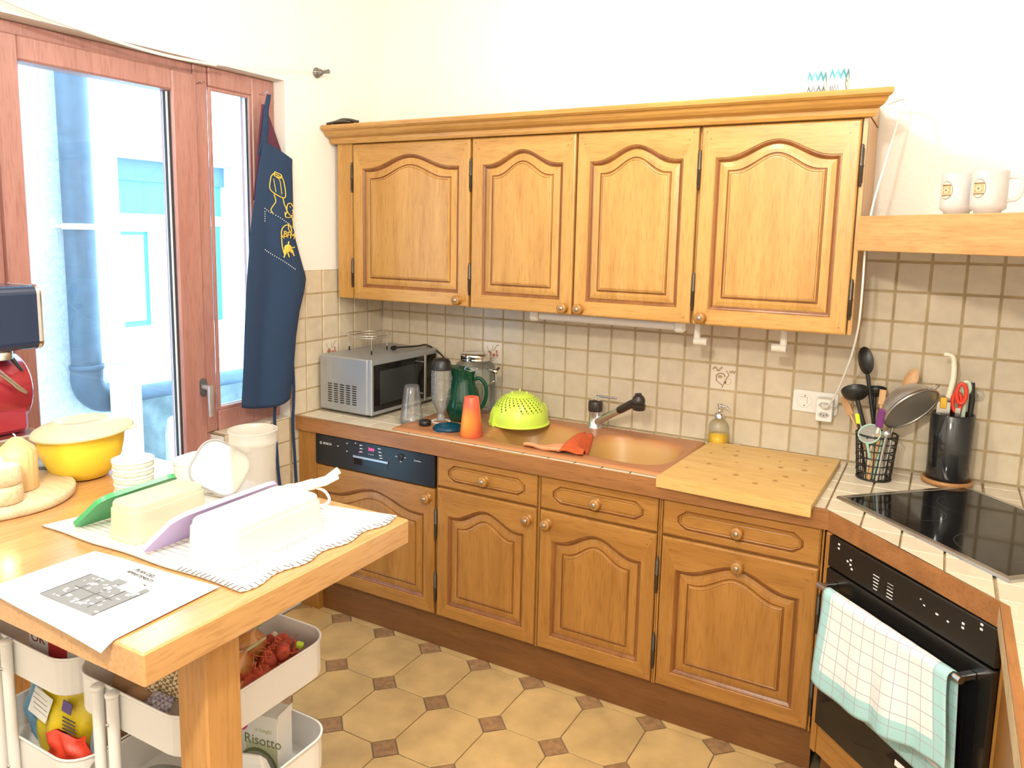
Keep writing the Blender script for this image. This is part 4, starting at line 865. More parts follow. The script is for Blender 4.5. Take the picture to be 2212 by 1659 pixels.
utensil('wooden_spoon', 'wooden spoon head showing behind the big sieve', (-0.03, 0.02), (2.212, -0.090, 1.110), 0.006, spoon_wood, (spoon_head(0.022, 0.042, 0.008), 'spoon_bowl', spoon_wood))
sp2 = MB().box(-0.011, 0.011, -0.003, 0.003, 0.0, 0.05, 0.002)
utensil('wooden_spatula', 'flat wooden spatula standing between the black ladles', (0.0, -0.02), (2.152, -0.165, 1.075), 0.0055, spoon_wood, (sp2, 'blade', spoon_wood))
lime2 = mat('lime_grip', (0.62, 0.80, 0.05), 0.4); purple_m = mat('purple_silicone', (0.16, 0.03, 0.16), 0.45); mint = mat('mint_plastic', (0.42, 0.68, 0.56), 0.4)
utensil('lime_knife', 'slim utensil with a lime yellow grip at the left rim of the basket', (-0.02, -0.02), (2.092, -0.190, 1.010), 0.004, nylon, (MB().box(-0.007, 0.007, -0.005, 0.005, 0.0, 0.034, 0.003), 'grip', lime2))
utensil('purple_spatula', 'purple silicone spatula leaning right in the wire basket', (-0.015, -0.03), (2.152, -0.205, 1.010), 0.005, cream_pl, (MB().box(-0.013, 0.013, -0.004, 0.004, 0.0, 0.062, 0.004), 'blade', purple_m))
utensil('copper_spatula', 'thin copper coloured blade at the far left of the basket', (0.01, 0.01), (2.060, -0.110, 1.02), 0.004, spoon_wood, (MB().box(-0.012, 0.012, -0.002, 0.002, 0.0, 0.065, 0.001), 'blade', spoon_wood))
utensil('mint_brush', 'utensil with a mint green stick inside the wire basket', (0.000, -0.035), (2.168, -0.200, 1.00), 0.0045, mint)
utensil('pale_stick', 'pale wooden stick inside the wire basket front', (-0.02, -0.038), (2.140, -0.215, 0.985), 0.0045, pale_wood)
utensil('white_stick', 'second pale handle crossing inside the wire basket', (0.02, -0.030), (2.172, -0.185, 0.99), 0.0045, cream_pl)
utensil('steel_tongs', 'shiny steel utensil with a round top between the strainer and the big sieve', (0.012, -0.045), (2.176, -0.215, 0.985), 0.005, satin, (MB().ball((0, 0, 0.010), 0.013, 14), 'round_top', satin))
utensil('steel_spoon', 'steel spoon handle standing steeply at the right side of the basket', (0.030, -0.028), (2.190, -0.200, 0.975), 0.0055, satin)
utensil('wooden_stirrer', 'thick pale wooden stirrer slanting through the middle of the basket', (-0.010, -0.040), (2.158, -0.212, 0.99), 0.0065, spoon_wood)
# sieves
mesh_m = clear('sieve_mesh', (0.62, 0.60, 0.56), gloss=0.14, rough=0.35, milk=0.55, milkcol=(0.62, 0.60, 0.56))
def sieve(name, label, ctr, r, nrm, foot, rimm, hook=True):
    z = Vector(nrm).normalized(); f = Vector((BX+foot[0], BY+foot[1], CZ+0.008)); c = Vector(ctr)
    t = bpy.data.objects.new(name, None); C.objects.link(t); tag(t, label, 'sieve', 'utensils in the wire basket'); t.location = c
    x = (f-c); x = (x-z*x.dot(z)).normalized(); y = z.cross(x); Tm = Matrix((x, y, z)).transposed().to_4x4()
    m_ = MB(); m_.T = Tm; m_.lathe([(r, 0), (r*0.93, -r*0.30), (r*0.72, -r*0.58), (r*0.40, -r*0.76), (1e-6, -r*0.80)], n=36); obj('mesh_bowl', m_, mesh_m, t)
    m_ = MB(); m_.T = Tm; m_.lathe([(r*0.99, -0.004), (r*1.05, -0.004), (r*1.05, 0.004), (r*0.99, 0.004), (r*0.99, -0.004)], n=40, cap=False); obj('rim', m_, rimm, t)
    m_ = MB(); e = Tm @ Vector((r*1.0, 0, 0)); m_.tube([e, (f-c)], 0.0045, 8); obj('handle', m_, steel if hook else rimm, t)
    if hook:
        m_ = MB(); m_.T = Tm; m_.tube(spline([(-r, 0.016, 0), (-r-0.022, 0.012, 0.002), (-r-0.028, 0.0, 0.002), (-r-0.022, -0.012, 0.002), (-r, -0.016, 0)], 4), 0.0018, 6); obj('hook', m_, steel, t)
    return t
sieve('sieve', 'big round steel sieve leaning right out of the wire basket', (2.238, -0.170, 1.075), 0.088, (0.52, -0.42, -0.50), (0.02, 0.0), steel)
sieve('tea_strainer', 'small sieve with a mint green rim low at the basket front', (2.128, -0.205, 0.985), 0.033, (-0.2, -0.6, 0.5), (0.0, -0.02), mint, False)
# knife pot on a wooden saucer
tag(obj('wooden_saucer', MB().lathe([(0.055, 0), (0.073, 0.002), (0.075, 0.014), (0.070, 0.018), (0.066, 0.012), (1e-6, 0.011)], (2.354, -0.080, CZ+0.0005), 40), wood('saucer_wood', (0.34, 0.15, 0.05), (0.42, 0.20, 0.07), (0.47, 0.23, 0.09), 'x')), 'round reddish wooden saucer under the black knife pot', 'saucer')
pot = thing('knife_pot', 'tall black cylindrical knife pot standing on the wooden saucer', 'pot', (2.354, -0.080, CZ+0.0125))
obj('pot_wall', MB().lathe([(1e-6, 0.002), (0.060, 0.002), (0.062, 0.006), (0.063, 0.214), (0.060, 0.217), (0.057, 0.214), (0.056, 0.03), (1e-6, 0.03)], n=40), mat('black_glaze', (0.014, 0.015, 0.017), 0.12, coat=0.4), pot)
PZ = CZ+0.045
def held(name, label, parts, cat='knife'):
    t = bpy.data.objects.new(name, None); C.objects.link(t); tag(t, label, cat, 'kitchen tools in the knife pot'); t.location = (2.354, -0.080, PZ)
    for nm, mb_, m_ in parts: obj(nm, mb_, m_, t)
held('bread_knife', 'long knife with a curved cream handle standing highest in the pot', [('blade', MB().box(-0.042, -0.012, -0.001, 0.001, 0.0, 0.240), steel), ('handle', MB().tube(spline([(-0.018, -0.01, 0.235), (-0.010, -0.012, 0.290), (-0.012, -0.014, 0.345), (-0.020, -0.016, 0.368), (-0.042, -0.018, 0.372)], 6), [0.009]*6+[0.0085]*6+[0.008]*6+[0.0075]*6+[0.006], 10), mat('cream_handle', (0.80, 0.76, 0.60), 0.4))])
red_h = mat('red_plastic', (0.72, 0.05, 0.025), 0.35)
sc = MB(); sc.tube([(0.016+0.013*math.cos(2*PI*i/18), -0.024, 0.252+0.032*math.sin(2*PI*i/18)) for i in range(18)], 0.006, 8, closed=True)
sc2 = MB(); sc2.tube([(0.006+0.012*math.cos(2*PI*i/18), -0.016, 0.222+0.030*math.sin(2*PI*i/18)) for i in range(18)], 0.006, 8, closed=True)
held('scissors', 'red handled kitchen scissors in the black knife pot', [('handle', sc, red_h), ('handle', sc2, red_h), ('blade', MB().box(0.004, 0.018, -0.022, -0.018, 0.0, 0.205), steel)], 'scissors')
gp = MB(); gp.tube([(0.028+0.010*math.cos(2*PI*i/18), 0.0, 0.268+0.020*math.sin(2*PI*i/18)) for i in range(18)], 0.006, 8, closed=True); gp.tube([(0.028, 0, 0.245), (0.026, 0, 0.16)], 0.007, 10)
held('peeler', 'green and white looped peeler behind the red scissors', [('handle', gp, mat('pale_green', (0.55, 0.68, 0.52), 0.4)), ('blade', MB().box(0.020, 0.032, -0.001, 0.001, 0.0, 0.17), steel)], 'peeler')
held('paring_knife', 'black handled knife at the right side of the pot', [('handle', MB().tube([(0.045, 0.005, 0.160), (0.047, 0.008, 0.230), (0.044, 0.01, 0.285)], [0.008, 0.009, 0.007], 10), black_pl), ('blade', MB().box(0.036, 0.050, 0.004, 0.006, 0.0, 0.17), steel)])
held('cleaver', 'broad grey steel blade standing at the left side of the pot', [('blade', MB().box(-0.048, -0.010, -0.030, -0.028, 0.0, 0.222, 0.0008), steel), ('handle', MB().box(-0.040, -0.020, -0.033, -0.025, 0.200, 0.235, 0.003), mat('yellow_handle', (0.75, 0.45, 0.04), 0.4))])
tag(obj('wall_hook', MB().lathe([(0.020, 0), (0.020, -0.003), (0.014, -0.006), (0.006, -0.008), (1e-6, -0.009)], (2.418, -0.0005, 1.11), 24, axis='y').tube([(2.418, -0.008, 1.115), (2.418, -0.016, 1.108), (2.418, -0.016, 1.118)], 0.002, 6), clear('hook_clear', (0.95, 0.95, 0.95), gloss=0.15, milk=0.1)), 'clear suction hook on the tiles right of the knife pot', 'hook')

# ---------------- on top of the wall cabinets and the hood ----------------
mug_m = mat('white_mug', (0.80, 0.79, 0.77), 0.25); teal = mat('teal_print', (0.08, 0.33, 0.40), 0.4); grey_p = mat('grey_print', (0.16, 0.17, 0.18), 0.4)
def zigzag(par, r, z0, h, m, a0, a1, n=4, nm='chevron'):
    mb = MB(); vs = []; N = n*2*4
    for i in range(N+1):
        a = a0+(a1-a0)*i/N; ph = (i/4) % 2; zz = z0+(ph if ph <= 1 else 2-ph)*0.020
        vs += [(r*math.cos(a), r*math.sin(a), zz), (r*math.cos(a), r*math.sin(a), zz+h)]
    mb.add(vs, [(2*i, 2*i+2, 2*i+3, 2*i+1) for i in range(N)], True); obj(nm, mb, m, par)
def jar(x, y, h, lb, ch):
    t = thing('white_jar', lb, 'jar', (x, y, 2.0245), 0, 'white jars on the wall cabinets'); r = 0.031
    obj('jar_wall', MB().lathe([(1e-6, 0.001), (r*0.92, 0.001), (r, 0.006), (r, h-0.004), (r*0.96, h), (r*0.9, h), (r*0.88, 0.02), (1e-6, 0.02)], n=30), mug_m, t)
    if ch: zigzag(t, r+0.0004, h*0.62, 0.016, teal, -2.4, -0.2); zigzag(t, r+0.0004, h*0.16, 0.012, grey_p, -2.4, -0.4 if ch == 1 else -1.4)
    if ch == 2: 
        q = MB(); q.tube([((r+0.0006)*math.cos(a), (r+0.0006)*math.sin(a), zz) for a, zz in ((-0.55, 0.05), (-0.7, 0.058), (-0.8, 0.045), (-0.62, 0.030), (-0.55, 0.018), (-0.75, 0.012))], 0.0012, 5); obj('swirl', q, grey_p, t)
jar(1.893, -0.22, 0.085, 'left of the two white jars with teal chevrons on the cornice', 1); jar(1.958, -0.22, 0.090, 'right one of the two white chevron jars, with a dark swirl', 2)
jar(1.832, -0.22, 0.045, 'low plain white jar left of the chevron jars on the cornice', 0)
q = MB().ball((0, 0, 0.008), 0.05, 14, (1.2, 0.6, 0.2)).tube(spline([(-0.085, 0, 0.006), (-0.05, 0.01, 0.014), (0, 0, 0.02), (0.05, -0.01, 0.014), (0.085, 0, 0.006)], 4), 0.006, 8)
tag(obj('black_trivet', q, iron, None, (0.085, -0.365, 2.0265)), 'small dark metal trivet lying on the left end of the cornice', 'trivet')
em1, em2, em3 = mat('emblem_orange', (0.72, 0.30, 0.12), 0.4), mat('emblem_brown', (0.20, 0.11, 0.05), 0.4), mat('emblem_cream', (0.80, 0.62, 0.45), 0.4)
def mug(s, off, lb, rot):
    x, y = 2.06+(s+off)*0.70711, -0.34-(s-off)*0.70711
    t = thing('mug', lb, 'mug', (x, y, 1.6672), rot, 'glass mugs on the hood shelf'); r = 0.041
    obj('cup_wall', MB().lathe([(1e-6, 0.0), (0.030, 0.0), (0.031, 0.008), (0.040, 0.013), (r, 0.024), (r, 0.105), (r-0.003, 0.107), (r-0.004, 0.03), (1e-6, 0.022)], n=36), clear('mug_glass', (0.95, 0.95, 0.95), gloss=0.10, milk=0.72, milkcol=(0.86, 0.85, 0.84)) if 'mug_glass' not in bpy.data.materials else bpy.data.materials['mug_glass'], t)
    obj('handle', MB().tube(spline([(r-0.002, 0, 0.090), (r+0.022, 0, 0.088), (r+0.030, 0, 0.062), (r+0.020, 0, 0.038), (r-0.002, 0, 0.032)], 5), 0.005, 10), bpy.data.materials['mug_glass'], t)
    def oval(sc, rr, m_, nm, par):
        mb = MB(); vs = [(rr*math.cos(-PI*0.62), rr*math.sin(-PI*0.62), 0.062)]
        for i in range(24):
            da = 0.017*sc*math.cos(2*PI*i/24)/r; vs.append((rr*math.cos(-PI*0.62+da), rr*math.sin(-PI*0.62+da), 0.062+0.0235*sc*math.sin(2*PI*i/24)))
        mb.add(vs, [(0, 1+i, 1+(i+1) % 24) for i in range(24)], True); return obj(nm, mb, m_, par)
    e = oval(1.0, r+0.0004, em2, 'emblem', t); oval(0.93, r+0.0007, em3, 'emblem_field', e); 
    def bar(z0, z1, w, m_, nm):
        mb = MB(); a0 = -PI*0.62; vs = []
        for i in range(7): a = a0-w+2*w*i/6; vs += [((r+0.001)*math.cos(a), (r+0.001)*math.sin(a), z0), ((r+0.001)*math.cos(a), (r+0.001)*math.sin(a), z1)]
        mb.add(vs, [(2*i, 2*i+2, 2*i+3, 2*i+1) for i in range(6)], True); obj(nm, mb, m_, e)
    bar(0.073, 0.0765, 0.33, em2, 'band'); bar(0.047, 0.0505, 0.33, em2, 'band'); bar(0.052, 0.072, 0.30, em1, 'field'); 
    def star(sz, m_, nm, rr, n=8):
        mb = MB(); a0 = -PI*0.62; vs = []
        for i in range(n*2): q = sz*(1 if i % 2 == 0 else 0.62); vs.append((rr*math.cos(a0+q*math.cos(PI*i/n)/r), rr*math.sin(a0+q*math.cos(PI*i/n)/r), 0.062+q*math.sin(PI*i/n)))
        mb.add(vs, [tuple(range(n*2))]); obj(nm, mb, m_, e)
    star(0.0095, em3, 'star', r+0.0013, 6); star(0.0055, em1, 'star', r+0.0016, 6); star(0.0028, em2, 'star', r+0.0019, 4)
    return t
mug(0.285, 0.064, 'left glass mug with an oval orange emblem on the hood beam', -0.35); mug(0.378, 0.066, 'right glass mug with an oval orange emblem, handle at its right', -0.25)

# ---------------- towel on the oven handle ----------------
m, nt, b = _nm('check_towel'); tc = nt.nodes.new('ShaderNodeTexCoord'); sx_ = nt.nodes.new('ShaderNodeSeparateXYZ'); nt.links.new(tc.outputs['UV'], sx_.inputs[0])
def math_(op, a, bb=None):
    n = nt.nodes.new('ShaderNodeMath'); n.operation = op
    for i, v in enumerate((a, bb)):
        if v is None: continue
        if isinstance(v, (int, float)): n.inputs[i].default_value = v
        else: nt.links.new(v, n.inputs[i])
    return n.outputs[0]
U_, V_ = sx_.outputs[0], sx_.outputs[1]
lines = math_('MAXIMUM', math_('LESS_THAN', math_('FRACT', math_('MULTIPLY', U_, 11.0)), 0.05), math_('LESS_THAN', math_('FRACT', math_('MULTIPLY', V_, 17.0)), 0.055))
edge_ = math_('MAXIMUM', math_('MAXIMUM', math_('LESS_THAN', U_, 0.075), math_('GREATER_THAN', U_, 0.90)), math_('MAXIMUM', math_('LESS_THAN', V_, 0.09), math_('GREATER_THAN', V_, 0.91)))
def mix_(f, a, c):
    n = nt.nodes.new('ShaderNodeMix'); n.data_type = 'RGBA'; nt.links.new(f, n.inputs[0])
    if isinstance(a, tuple): n.inputs[6].default_value = (*a, 1)
    else: nt.links.new(a, n.inputs[6])
    if isinstance(c, tuple): n.inputs[7].default_value = (*c, 1)
    else: nt.links.new(c, n.inputs[7])
    return n.outputs[2]
field = mix_(edge_, (0.82, 0.79, 0.78), (0.38, 0.64, 0.65)); nt.links.new(mix_(lines, field, (0.40, 0.38, 0.42)), b.inputs['Base Color']); b.inputs['Roughness'].default_value = 0.95
t = dthing('oven_towel', 'white checked tea towel with turquoise border hung over the oven handle', 'towel', z=0.0)
TZ, TR = 0.642, 0.0115
def towel_pt(u, v):
    # u along the handle, v from front hem (0) over the bar to the back hem (1)
    front = 0.255-0.04*u+0.012*math.sin(5*u); back = 0.28+0.02*u; tot = front+back+PI*TR
    s = v*tot; x = -0.195+0.420*u+0.012*(1-v)*math.sin(3*u)
    fold = 0.010*math.sin(u*7.5)+0.005*math.sin(u*17+1)
    if s < front: z = TZ-(front-s); y = -0.058-TR-0.004-abs(fold)*sm(0, front, front-s)*1.6-0.010*sm(0.0, 1.0, (front-s)/front)
    elif s < front+PI*TR: a = (s-front)/TR; z = TZ+TR*math.sin(a); y = -0.058-TR*math.cos(a)-0.002*math.cos(a)
    else: q = s-front-PI*TR; z = TZ-q*1.0; y = -0.058+TR+0.002-0.0*q
    if s > front+PI*TR: y = min(y, -0.020)
    x += 0.035*u*sm(0, front, front-s) if s < front else 0.02*u*min(1, (s-front)/back)
    return (x, y, z)
NU, NV = 40, 64
sh = MB(); sh.sheet(towel_pt, NU, NV, (0, -0.0016, 0)); tw = obj('cloth', sh, m, t)
uv = tw.data.uv_layers.new(name='UVMap'); wN = NU+1; nn = wN*(NV+1)
for l in tw.data.loops: k = l.vertex_index % nn; uv.data[l.index].uv = ((k % wN)/NU, (k//wN)/NV)
obj('care_tag', MB().box(0.140, 0.170, -0.110, -0.1085, 0.372, 0.386), white_pl, t)
# ---------------- bar table and what stands on it ----------------
TT = 1.010
tb = thing('bar_table', 'tall beech bar table by the balcony door with a thick top', 'table', (0.70, -1.95, 0.0))
obj('tabletop', MB().box(0.02-0.70, 1.383-0.70, -2.250+1.95, -1.643+1.95, TT-0.052, TT, 0.003), table_m, tb)
for x, y in ((1.270, -2.116), (0.06, -2.116), (0.06, -1.80)):
    obj('leg', MB().box(x-0.70, x+0.07-0.70, y+1.95, y+0.07+1.95, 0.0005, TT-0.0525, 0.003), table_v, tb)
TT += 0.0006
# striped towel
m, nt, b = _nm('striped_towel'); tc = nt.nodes.new('ShaderNodeTexCoord'); sx_ = nt.nodes.new('ShaderNodeSeparateXYZ'); nt.links.new(tc.outputs['UV'], sx_.inputs[0])
st = math_('LESS_THAN', math_('FRACT', math_('MULTIPLY', sx_.outputs[1], 26.0)), 0.20)
nt.links.new(mix_(st, (0.84, 0.81, 0.77), (0.50, 0.47, 0.44)), b.inputs['Base Color']); b.inputs['Roughness'].default_value = 1.0
tw = thing('table_towel', 'off-white towel with thin grey stripes spread under the plastic tubs', 'towel', (1.1, -1.9, TT))
qa, qb, qc, qd = Vector((0.812, -2.063)), Vector((1.354, -2.052)), Vector((1.362, -1.650)), Vector((0.880, -1.740))
def tw_pt(u, v):
    p = qa.lerp(qb, u).lerp(qd.lerp(qc, u), v); w = 0.004*math.sin(19*v+2*u)+0.003*math.sin(11*u)
    ed = min(u, 1-u, v, 1-v)
    x = p.x+0.006*math.sin(23*v)*(u > 0.9); y = p.y+0.002*math.sin(17*u)*(1 if v < 0.1 else 0)
    z = 0.0005+0.0012*(1+math.sin(163*v))*0.5+max(0, w)*0.4*sm(0.0, 0.1, ed)
    return (x-1.1, y+1.9, z)
NU, NV = 40, 130
sh = MB().sheet(tw_pt, NU, NV, (0, 0, 0.0035)); o = obj('cloth', sh, m, tw); uv = o.data.uv_layers.new(name='UVMap'); wN = NU+1; nn = wN*(NV+1)
for l in o.data.loops: k = l.vertex_index % nn; uv.data[l.index].uv = ((k % wN)/NU, (k//wN)/NV)
q = MB()
for k in range(34):
    v = 0.02+0.95*k/33; p = tw_pt(1.0, v); q.tube([(p[0]-0.010, p[1], 0.0062), (p[0]+0.003, p[1]+random.uniform(-0.004, 0.004), 0.0055)], 0.0007, 4)
for k in range(14):
    u = 0.72+0.27*k/13; p = tw_pt(u, 0.0); q.tube([(p[0], p[1]+0.010, 0.0062), (p[0]+random.uniform(-0.003, 0.003), p[1]-0.003, 0.0055)], 0.0007, 4)
stuff(obj('edge_stitches', q, mat('dark_thread', (0.10, 0.08, 0.07), 0.9), tw))
TW = TT+0.0066
# two tubs upside down, each with its lid leaning on it
def tub(x0, x1, y0, y1, h, m_, label):
    cx, cy = (x0+x1)/2, (y0+y1)/2; w, d = x1-x0, y1-y0
    t = thing('plastic_tub', label, 'tub', (cx, cy, TW), 0.03, 'upturned plastic tubs')
    R = lambda k, z, r=0.020: ring3(rrect(w*k[0], d*k[1], r, 4), z)
    mb = MB().loft([R((1.10, 1.06), 0.0), R((1.10, 1.06), 0.006), R((1.06, 1.035), 0.008), R((1.03, 1.02), h*0.55), R((1.02, 1.012), h*0.80), R((0.985, 0.99), h*0.83), R((0.97, 0.98), h*0.95), R((0.90, 0.94), h, 0.016)], False, True)
    obj('tub_wall', mb, m_, t)
    for k in range(int(d/0.011)-2): obj('base_rib', MB().box(-w*0.36, w*0.36, -d/2+0.020+0.011*k, -d/2+0.0225+0.011*k, h-0.0002, h+0.0008), m_, t)
    return t
tub_w = clear('milky_tub', (0.92, 0.90, 0.90), gloss=0.05, rough=0.25, milk=0.78, milkcol=(0.86, 0.82, 0.82)); tub_g = clear('milky_green_tub', (0.86, 0.90, 0.78), gloss=0.05, rough=0.25, milk=0.72, milkcol=(0.78, 0.78, 0.62))
tub(1.170, 1.284, -2.012, -1.786, 0.070, tub_w, 'larger whitish plastic tub upside down on the towel, lilac lid leaning on it'); tub(0.974, 1.052, -2.032, -1.868, 0.070, tub_g, 'smaller greenish plastic tub upside down on the towel, green lid leaning on it')
def lean_lid(nb, nt_, ft, fb, m_, label):
    nb, nt_, ft, fb = map(Vector, (nb, nt_, ft, fb)); c = (nb+nt_+ft+fb)/4; t = thing('tub_lid', label, 'lid', c, 0, 'leaning tub lids')
    n = (nt_-nb).cross(fb-nb).normalized()
    if n.x > 0: n = -n
    def P(u, v, k): return nb.lerp(nt_, v).lerp(fb.lerp(ft, v), u)-c+n*k
    pts = [((x+0.5), (y+0.5)) for x, y in rrect(1, 1, 0.16, 5)]
    mb = MB().loft([[tuple(P(u, v, 0.0)) for u, v in pts], [tuple(P(u, v, 0.009)) for u, v in pts], [tuple(P(0.5+(u-0.5)*0.93, 0.5+(v-0.5)*0.88, 0.009)) for u, v in pts], [tuple(P(0.5+(u-0.5)*0.92, 0.5+(v-0.5)*0.86, 0.004)) for u, v in pts]])
    obj('lid_plate', mb, m_, t); return t
lilac = mat('lilac_plastic', (0.46, 0.38, 0.66), 0.35, sss=0.1); leaf_g = mat('green_plastic', (0.05, 0.36, 0.13), 0.3, sss=0.05)
lean_lid((1.108, -2.062, TW+0.002), (1.166, -2.028, 1.0875), (1.169, -1.785, 1.091), (1.112, -1.790, TW+0.002), lilac, 'lilac plastic lid leaning against the larger tub')
lean_lid((0.893, -2.054, TW+0.002), (0.966, -2.036, 1.086), (0.971, -1.868, 1.092), (0.900, -1.880, TW+0.002), leaf_g, 'green plastic lid leaning against the smaller tub')
# sheet of paper with a printed plan
pp = thing('paper_sheet', 'white printed sheet with a grey plan hanging over the table edge', 'paper', (1.16, -2.17, TT))
pa, pb_, pc, pd = Vector((1.007, -2.079)), Vector((1.311, -2.059)), Vector((1.319, -2.270)), Vector((1.003, -2.258))
def pz(y, x=1.2): return 0.0012-(max(0, -2.247-y))**1.35*1.6
def pap(u, v): p = pa.lerp(pb_, u).lerp(pd.lerp(pc, u), v); return (p.x-1.16, p.y+2.17, pz(p.y)+0.0008*math.sin(7*u+3*v)+0.0008)
obj('sheet', MB().sheet(pap, 30, 40, (0, 0, 0.0004)), mat('paper_white', (0.84, 0.83, 0.81), 0.8), pp)
gr, ink = mat('plan_grey', (0.20, 0.21, 0.23), 0.8), mat('plan_ink', (0.08, 0.08, 0.09), 0.8); wpaper = bpy.data.materials['paper_white']
PXa, PYa, PXb, PYb = 1.093-1.16, -2.226+2.17, 1.230-1.16, -2.128+2.17
zq = 0.0036
obj('printed_plan', MB().add([(PXa, PYa, zq), (PXb, PYa, zq), (PXb, PYb, zq), (PXa+0.055, PYb, zq), (PXa+0.055, PYb-0.012, zq), (PXa, PYb-0.012, zq)][:6], [(0, 1, 2, 3, 4, 5)]), gr, pp)
q = MB(); q2 = MB()
for k in range(46):
    x = random.uniform(PXa+0.012, PXb-0.010); y = random.uniform(PYa+0.006, PYb-0.018); w = random.choice((0.006, 0.009, 0.003, 0.004)); h = random.choice((0.004, 0.007, 0.0025))
    q.add([(x, y, zq+0.0002+k*2e-6), (x+w, y, zq+0.0002+k*2e-6), (x+w, y+h, zq+0.0002+k*2e-6), (x, y+h, zq+0.0002+k*2e-6)], [(0, 1, 2, 3)])
q.box(PXb-0.055, PXb-0.012, PYb-0.022, PYb+0.004, zq, zq+0.0003)
stuff(obj('plan_rooms', q, wpaper, pp))
for x in (PXa, PXa+0.035, PXa+0.075, PXa+0.105, PXb-0.0012): q2.box(x, x+0.0012, PYa+(0.0 if x in (PXa, PXb-0.0012) else 0.012), PYb-0.013, zq, zq+0.0005)
for y in (PYa+0.045,): q2.box(PXa+0.02, PXb-0.02, y, y+0.0008, zq, zq+0.0005)
stuff(obj('plan_walls', q2, ink, pp))
text('lettering', 'PLAN DES', 0.0115, ink, pp, (0.006, 0.078, zq), (0, 0, -0.05)); text('lettering', 'APPARTEMENTS', 0.0100, ink, pp, (0.010, 0.066, zq), (0, 0, -0.05)); text('lettering', 'rez', 0.006, ink, pp, (0.045, 0.050, zq), (0, 0, -0.05))
# yellow mixing bowl with its lid askew
yb = thing('mixing_bowl', 'yellow plastic mixing bowl with a pale lid set askew', 'bowl', (0.573, -1.831, TT)); yel = mat('yellow_plastic', (0.82, 0.60, 0.05), 0.35, sss=0.15)
obj('bowl_wall', MB().lathe([(1e-6, 0.001), (0.046, 0.001), (0.055, 0.004), (0.071, 0.024), (0.084, 0.052), (0.090, 0.080), (0.0925, 0.104), (0.096, 0.106), (0.096, 0.110), (0.090, 0.109), (0.087, 0.08), (0.066, 0.024), (1e-6, 0.006)], n=48), yel, yb)
lid = obj('lid', MB().lathe([(0.106, 0.0), (0.109, 0.003), (0.104, 0.010), (0.090, 0.018), (0.060, 0.025), (0.052, 0.029), (0.050, 0.026), (0.020, 0.028), (1e-6, 0.028)], n=48).box(0.100, 0.120, -0.014, 0.014, 0.000, 0.004, 0.002), clear('pale_lid', (0.95, 0.92, 0.70), gloss=0.06, rough=0.2, milk=0.82, milkcol=(0.90, 0.86, 0.68)), yb, (0.002, 0.004, 0.108)); lid.rotation_euler = (0.03, -0.055, 0.62)
# stack of five white rimmed discs
pale_b = mat('pale_green_card', (0.58, 0.60, 0.52), 0.7, var=0.15, vscale=80); creamy = mat('cream_white', (0.84, 0.82, 0.77), 0.5)
for k, w in enumerate(('bottom box of the stack of five, standing on the table', 'second box from the bottom of the stack of five', 'middle box in the stack of five', 'second box from the top of the stack of five', 'topmost box of the stack of five, white lid up')):
    t = thing('round_box', 'white round box, '+w, 'box', (0.794+0.001*(k % 2), -1.852, TT+0.0170*k), 0.4*k, 'stack of round white boxes')
    r = 0.0385+0.0008*k; obj('side', MB().lathe([(1e-6, 0.0), (r-0.001, 0.0), (r, 0.001), (r, 0.0125), (1e-6, 0.0128)], n=36), pale_b, t); obj('lid', MB().lathe([(r+0.0012, 0.0118), (r+0.0016, 0.0128), (r+0.0016, 0.0158), (r+0.0005, 0.0166), (1e-6, 0.0168)], n=36), creamy, t)
# translucent jug, white lid and white box behind
jg = thing('storage_jug', 'tall translucent plastic jug behind the lilac lid', 'jug', (1.020, -1.720, TT)); milk_j = clear('milky_jug', (0.90, 0.89, 0.86), gloss=0.06, rough=0.2, milk=0.42, milkcol=(0.80, 0.78, 0.73))
obj('jug_wall', MB().lathe([(1e-6, 0.001), (0.040, 0.001), (0.043, 0.005), (0.0485, 0.120), (0.0495, 0.122), (0.0515, 0.127), (0.0505, 0.131), (0.0510, 0.150), (0.0525, 0.152), (0.0515, 0.154), (0.0495, 0.152), (0.0485, 0.128)], n=44), milk_j, jg)
q = MB()
for k in range(10): q.box(-0.046-0.0002*k, -0.044-0.0002*k, -0.004, 0.004 if k % 2 else 0.0, 0.030+0.009*k, 0.0307+0.009*k)
stuff(obj('scale_marks', q, mat('scale_ink', (0.35, 0.30, 0.26), 0.6), jg))
wb_ = thing('white_tub', 'white rounded plastic tub behind the stack of boxes', 'tub', (0.880, -1.735, TT), 0.1)
obj('tub_wall', MB().loft([ring3(rrect(0.125*k, 0.085*k, 0.022), z) for k, z in ((0.9, 0.0), (0.98, 0.006), (1.0, 0.055), (1.03, 0.058), (1.03, 0.066), (0.98, 0.070))]), white_pl, wb_)
wd_ = thing('container_lid', 'white rounded lid with grey seal leaning on the translucent jug', 'lid', (0.990, -1.778, TT)); wd_.rotation_euler = (math.radians(66), math.radians(0), math.radians(62))
pts = rrect(0.118, 0.108, 0.036, 6); rot = Matrix.Rotation(math.radians(-35), 4, 'Z'); cy = 0.074
def rp3(k, z): return [tuple(rot @ Vector((x*k, y*k, z))+Vector((0, cy, 0))) for x, y in pts]
obj('lid_plate', MB().loft([rp3(1.0, 0.0), rp3(1.0, 0.007), rp3(0.95, 0.008), rp3(0.94, 0.004)]), creamy, wd_)
obj('seal', MB().tube(rp3(0.965, 0.0078), 0.0022, 6, closed=True), mat('grey_seal', (0.33, 0.33, 0.34), 0.6), wd_)
